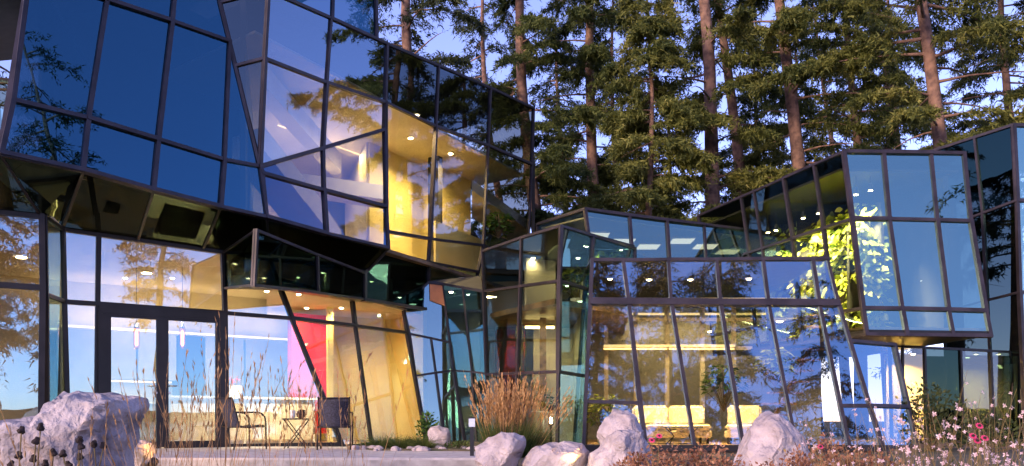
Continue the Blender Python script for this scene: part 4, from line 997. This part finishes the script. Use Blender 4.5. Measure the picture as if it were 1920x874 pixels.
# small evergreen shrub
def shrub(name, label, loc, rx, rz_, n, ls, mleaf, seed, group=None, cat='shrub', flat=False):
    t = thing(name, label, cat, loc, group=group); rr = random.Random(seed); V=[]; Fq=[]; st=MB()
    for i in range(n):
        a = rr.uniform(0,6.283); e = rr.uniform(0,1.5); q = rr.random()**.4
        lump = 1+.3*noise.noise((math.cos(a)*1.5+seed, math.sin(a)*1.5, e*1.6))
        c = Vector((rx*q*lump*math.cos(a)*math.cos(e), rx*q*lump*math.sin(a)*math.cos(e), rz_*(.12+.88*q*lump*math.sin(e))))
        d = Vector((c.x/rx+rr.gauss(0,.5), c.y/rx+rr.gauss(0,.5), .5+rr.gauss(0,.5))).normalized(); s_ = d.cross(Vector((rr.gauss(0,1),rr.gauss(0,1),.5))).normalized()
        l = ls*rr.uniform(.6,1.4); k=len(V); V += [c, c+d*l*.5+s_*l*.25, c+d*l, c+d*l*.5-s_*l*.25]; Fq.append((k,k+1,k+2,k+3))
        if i % 30 == 0: st.tube([(0,0,-.05), c*.5, c], .006, 4)
    st.build('stems', M['stem'], t); o = link('foliage', npmesh('foliage', V, Fq, M[mleaf]), t); o['kind']='stuff'
    return t
shrub('shrub', 'little dark evergreen shrub by the slanting mullions', gp(803,15.2,.02), .24, .62, 420, .075, 'leaf', 101)
shrub('shrub', 'dark spreading shrub before the recessed entrance glass', gp(1748,16.4), .75, 1.35, 900, .10, 'needle2', 103)
shrub('shrub', 'low dark hedge plant under the dark glass wing', gp(1850,16.2), .9, .8, 900, .09, 'needle2', 104)
shrub('ground_cover', 'low dark green cushion plant between stone and bollard', gp(862,14.3,.0), .3, .14, 500, .04, 'grassgreen', 102, cat='plant')
# rust coloured low plants
for i, (px_, d_, rx, rz_) in enumerate(((1195,8.8,.35,.50), (1255,8.2,.42,.62), (1310,8.6,.42,.60), (1365,8.0,.40,.58), (1440,7.6,.45,.56), (1500,8.0,.42,.60), (1555,8.3,.42,.72), (1600,7.8,.42,.66), (1660,8.0,.4,.6))):
    shrub('sedum', 'low rust coloured plant '+('hugging the pointed boulder', 'below the pink daisy-like flowers', 'before the middle of the cream sofa', 'beside the peaked boulder towards the pavilion sofa', 'at the foot of the peaked boulder', 'beside the peaked boulder towards the white flowers', 'by the single pink flower', 'under the first white gaura flowers', 'deepest among the white gaura flowers')[i], gp(px_,d_), rx, rz_, 1500, .042, 'rust', 110+i, 'rust coloured plants', 'plant')
# gaura with white-pink flowers
pm4 = MB(); 
for j in range(4):
    a = j*1.35-.9; c_, s_ = math.cos(a), math.sin(a)
    pm4.add([(0,0,0), (c_*.016-s_*.009, .004, s_*.016+c_*.009), (c_*.030, .008, s_*.030), (c_*.016+s_*.009, .004, s_*.016-c_*.009)], [(0,1,2,3)])
for j in range(4): pm4.tube([(0,0,0), (.004*(j-1.5), -.012, -.018)], .0012, 3)
flower_me = pm4.mesh('flower', M['petal'])
def gaura(loc, n, h, seed, spread=.4):
    t = thing('gaura', 'airy gaura clump with small white-pink flowers before the dark glass', 'flower', loc, group='gaura clumps with white flowers'); rr = random.Random(seed); st = MB(); V=[]; Fq=[]
    for i in range(n):
        a = rr.uniform(0,6.283); e = spread*rr.random()**.6; d = Vector((math.cos(a)*e, math.sin(a)*e, 1)).normalized(); L_ = h*rr.uniform(.65,1.12)
        bend = Vector((rr.gauss(0,.12), rr.gauss(0,.12), 0)); pts = [d*L_*f+bend*f*f*L_ for f in (0,.3,.55,.8,1)]
        st.tube(pts, [.004,.0035,.003,.002,.001], 4, False)
        for j in range(7):
            f = rr.uniform(.05,.6); c = d*L_*f+bend*f*f*L_; dd = Vector((rr.gauss(0,1), rr.gauss(0,1), .6)).normalized(); s_ = dd.cross(Vector((0,0,1))).normalized(); l=rr.uniform(.04,.08); k=len(V)
            V += [c, c+dd*l*.5+s_*.007, c+dd*l, c+dd*l*.5-s_*.007]; Fq.append((k,k+1,k+2,k+3))
        for j in range(rr.choice((2,3,3,4))):
            f = rr.uniform(.5,1.0); c = d*L_*f+bend*f*f*L_
            o = link('flower', flower_me, t); o.location = c+Vector((rr.gauss(0,.012), rr.gauss(0,.012), 0)); o.rotation_euler = (rr.gauss(0,.5), rr.gauss(0,.8), rr.uniform(-.9,.9)); s2 = rr.uniform(.45,.82); o.scale = (s2,s2,s2)
    s_ = st.build('stems', M['stem'], t); s_['kind']='stuff'; o = link('foliage', npmesh('foliage', V, Fq, M['grassgreen']), t); o['kind']='stuff'
for i, (px_, d_, n_, h_) in enumerate(((1575,6.8,10,1.15), (1625,6.4,14,1.25), (1680,6.7,14,1.2), (1740,6.2,16,1.3), (1790,6.6,16,1.35), (1840,6.1,16,1.3), (1880,6.5,16,1.35), (1925,6.0,16,1.3), (1700,5.6,16,1.1), (1800,5.5,18,1.05), (1880,5.4,18,1.1), (1650,5.8,14,1.0), (1760,5.9,18,1.15), (1850,5.2,16,.95))):
    gaura(gp(px_,d_), n_, h_, 130+i)
for i, (px_, d_) in enumerate(((1625,7.2),(1690,6.9),(1755,6.7),(1815,6.9),(1875,6.6),(1915,6.3),(1740,6.0),(1850,5.8))):
    clump('wild_grass', 'green and tan grass tuft under the white flowers', gp(px_,d_), 260, .4, .95, .5, .007, .5, 'grassgreen' if i % 2 else 'grasstan', 150+i, None, .3, 'grass tufts under the flowers')
# pink flowers
def pinkflower(loc, tips, label, r=.035, group=None):
    t = thing('pink_flower', label, 'flower', loc, world=True, group=group); st = MB()
    for p in tips: st.tube([Vector(loc), (Vector(loc)+p)/2+Vector((.02,0,.03)), p], .004, 5)
    s_ = st.build('stems', M['stem'], t)
    for p in tips:
        fm = MB()
        for ring, (rr_, n_, up_) in enumerate(((r,11,.1), (r*.7,8,.5))):
            for j in range(n_):
                a = 6.283*j/n_+ring; d = Vector((math.cos(a), math.sin(a), up_)).normalized(); s2 = Vector((-math.sin(a), math.cos(a), 0))*r*.28; fm.add([(0,0,0), d*rr_*.6+s2, d*rr_, d*rr_*.6-s2], [(0,1,2,3)])
        o = link('petals', fm.mesh('petals', M['pink']), t); o.location = p; o.matrix_parent_inverse = ROOTS[t]; o.rotation_euler = (R(50),0,0)
        me = MB().lathe([(.004,-.004),(.013,0),(.011,.012),(.004,.016)], 8).mesh('flower_eye', M['seed']); o = link('flower_eye', me, t); o.location = p; o.rotation_euler=(R(50),0,0)
pinkflower(gp(1222,8.0), [P(1222,826,8.0), P(1236,818,8.05)], 'pink daisy-like flowers between the pointed and peaked boulders')
pinkflower(gp(1832,5.7), [P(x,y,5.7) for x,y in ((1836,799),(1824,818),(1846,822),(1832,827))], 'cluster of bright pink flowers among the white gaura', .03)
pinkflower(gp(1538,7.4), [P(1538,838,7.4)], 'single bright pink flower by the peaked boulder', .03)

# ================================================================== garden lamps
def bollard(px, d, label):
    t = thing('bollard_lamp', label, 'lamp', gp(px,d))
    MB().box(-.028,.028,-.028,.028,0,.42).build('post', M['black'], t); MB().box(-.045,.045,-.045,.045,.42,.54).build('lamp_head', M['steel'], t); MB().box(-.06,.06,-.06,.06,.54,.555).build('cap', M['black'], t)
bollard(885, 11.6, 'short square garden bollard with metal head at the patio edge')
t = thing('path_lamp', 'slender black lantern on a post glowing beside the glass corner', 'lamp', gp(1033,14.2))
MB().tube([(0,0,0),(0,0,.55)], .022, 8).build('post', M['black'], t); MB().lathe([(.05,.55),(.055,.57),(.05,.58)], 12).build('base', M['black'], t)
for s_ in range(4): a=R(45+90*s_); MB().tube([(.05*math.cos(a),.05*math.sin(a),.57),(.05*math.cos(a),.05*math.sin(a),.80)], .007, 5).build('rod', M['black'], t)
MB().lathe([(.02,.58),(.028,.62),(.02,.68),(.006,.70)], 10).build('bulb', M['lampbright'], t); MB().lathe([(.07,.80),(.05,.84),(.008,.90)], 12).build('roof', M['black'], t)
point(t, (0,0,.74), 12, .03, (1,.66,.3))
def uplight(loc, aim, e, label):
    t = thing('ground_spot', label, 'lamp', loc); a = Vector(aim).normalized()
    MB().tube([-a*.06, a*.06], .05, 12).build('housing', M['black'], t); MB().tube([a*.061, a*.066], .044, 12).build('lens', M['lampbright'], t); MB().tube([-a*.03, Vector((0,0,-.2))], .012, 6).build('spike', M['black'], t)
    l = bpy.data.lights.new('lamp_light','SPOT'); l.energy = e; l.color = (1,.52,.12); l.spot_size = R(80); l.spot_blend = .6; l.shadow_soft_size = .04
    o = bpy.data.objects.new('lamp_light', l); COL.objects.link(o); o.parent = t; o.location = a*.09; o.rotation_euler = a.to_track_quat('-Z','Y').to_euler()
uplight(P(1086,892,9.62), (-.15,.55,.9), 22, 'ground spot washing the low flat boulder')
uplight(P(262,862,8.9)+Vector((.1,.1,-.05)), (-.1,.9,.45), 30, 'ground spot hidden behind the split boulder')
boulder([(246,850),(252,832),(266,825),(280,832),(288,852),(285,875),(250,880)], 9.6, .2, 'small stone glowing yellow behind the split boulder', 21, 'stone', 8, 4, .02)

# ================================================================== patio chairs and table
def chair(loc, rz, label):
    t = thing('patio_chair', label, 'chair', loc, rz, 'sling chairs on the patio')
    # local: faces +Y; sling seat and back as one curved sheet
    prof = [(.27,.43),(.20,.415),(.05,.395),(-.12,.39),(-.20,.42),(-.24,.52),(-.29,.70),(-.33,.84),(-.35,.90),(-.37,.915),(-.39,.905)]
    def sheet(pr, w_):
        V=[]; Fq=[]; n=len(pr)
        for y_,z_ in pr: V += [(-w_,y_,z_),(w_,y_,z_),(-w_,y_+.006,z_-.008),(w_,y_+.006,z_-.008)]
        for i in range(n-1):
            a=4*i; b=a+4; Fq += [(a,a+1,b+1,b),(a+2,b+2,b+3,a+3),(a,b,b+2,a+2),(a+1,a+3,b+3,b+1)]
        return MB().add(V,Fq)
    sheet(prof[:5], .25).build('seat', M['sling'], t, True); sheet(prof[4:], .25).build('backrest', M['sling'], t, True)
    for sx in (-1,1):
        x = sx*.265
        MB().tube([(x,y_,z_) for y_,z_ in prof], .013, 8).build('side_rail', M['black'], t, True)
        MB().tube([(x+sx*.02,.30,0),(x+sx*.02,.29,.45),(x+sx*.02,.27,.58),(x+sx*.02,.20,.645),(x+sx*.02,.08,.66),(x+sx*.01,-.28,.655)], .014, 8).build('armrest', M['black'], t, True)
        MB().tube([(x+sx*.02,-.33,0),(x+sx*.015,-.25,.40),(x,-.20,.43)], .014, 8).build('leg', M['black'], t, True)
        MB().tube([(x+sx*.02,.285,.40),(x+sx*.02,-.25,.40)], .011, 8).build('side_bar', M['black'], t, True)
    MB().tube([(-.265,.27,.425),(.265,.27,.425)], .012, 8).build('front_bar', M['black'], t, True); MB().tube([(-.265,-.24,.40),(.265,-.24,.40)], .012, 8).build('rear_bar', M['black'], t, True)
    return t
chair(Vector((P(455,HY,14.3).x,14.3,.0)), R(-42), 'dark sling patio chair turned sideways beside the right door')
chair(Vector((P(630,HY,14.3).x,14.25,.0)), R(8), 'dark sling patio chair facing the glass beside the green sedge')
tp_ = Vector((P(556,HY,14.8).x,14.8,0)); t = thing('patio_table', 'small round folding table between the two sling chairs', 'table', tp_)
MB().lathe([(.25,.53),(.26,.535),(.26,.55),(.25,.555)], 24).build('tabletop', M['black'], t)
for s_ in (-1,1):
    for yy in (-.12,.12): MB().tube([(s_*.2,yy,0),(-s_*.2,yy,.53)], .011, 6).build('leg', M['black'], t)
t = thing('mug', 'white mug standing on the small patio table', 'mug', tp_+Vector((-.06,-.05,.555))); MB().lathe([(.035,0),(.045,.02),(.048,.15),(.04,.15)], 14).build('cup', M['white'], t, True); MB().tube([(.047,0,.12),(.075,0,.11),(.078,0,.06),(.046,0,.04)], .007, 6).build('handle', M['white'], t, True)
t = thing('jug', 'round dark brown jug standing on the small patio table', 'jug', tp_+Vector((.09,-.03,.555))); MB().lathe([(.04,0),(.075,.03),(.085,.08),(.065,.13),(.045,.15),(.05,.16)], 16).build('body', M['seed'], t, True); MB().tube([(.05,0,.15),(.1,0,.13),(.1,0,.07),(.075,0,.05)], .008, 6).build('handle', M['seed'], t, True)
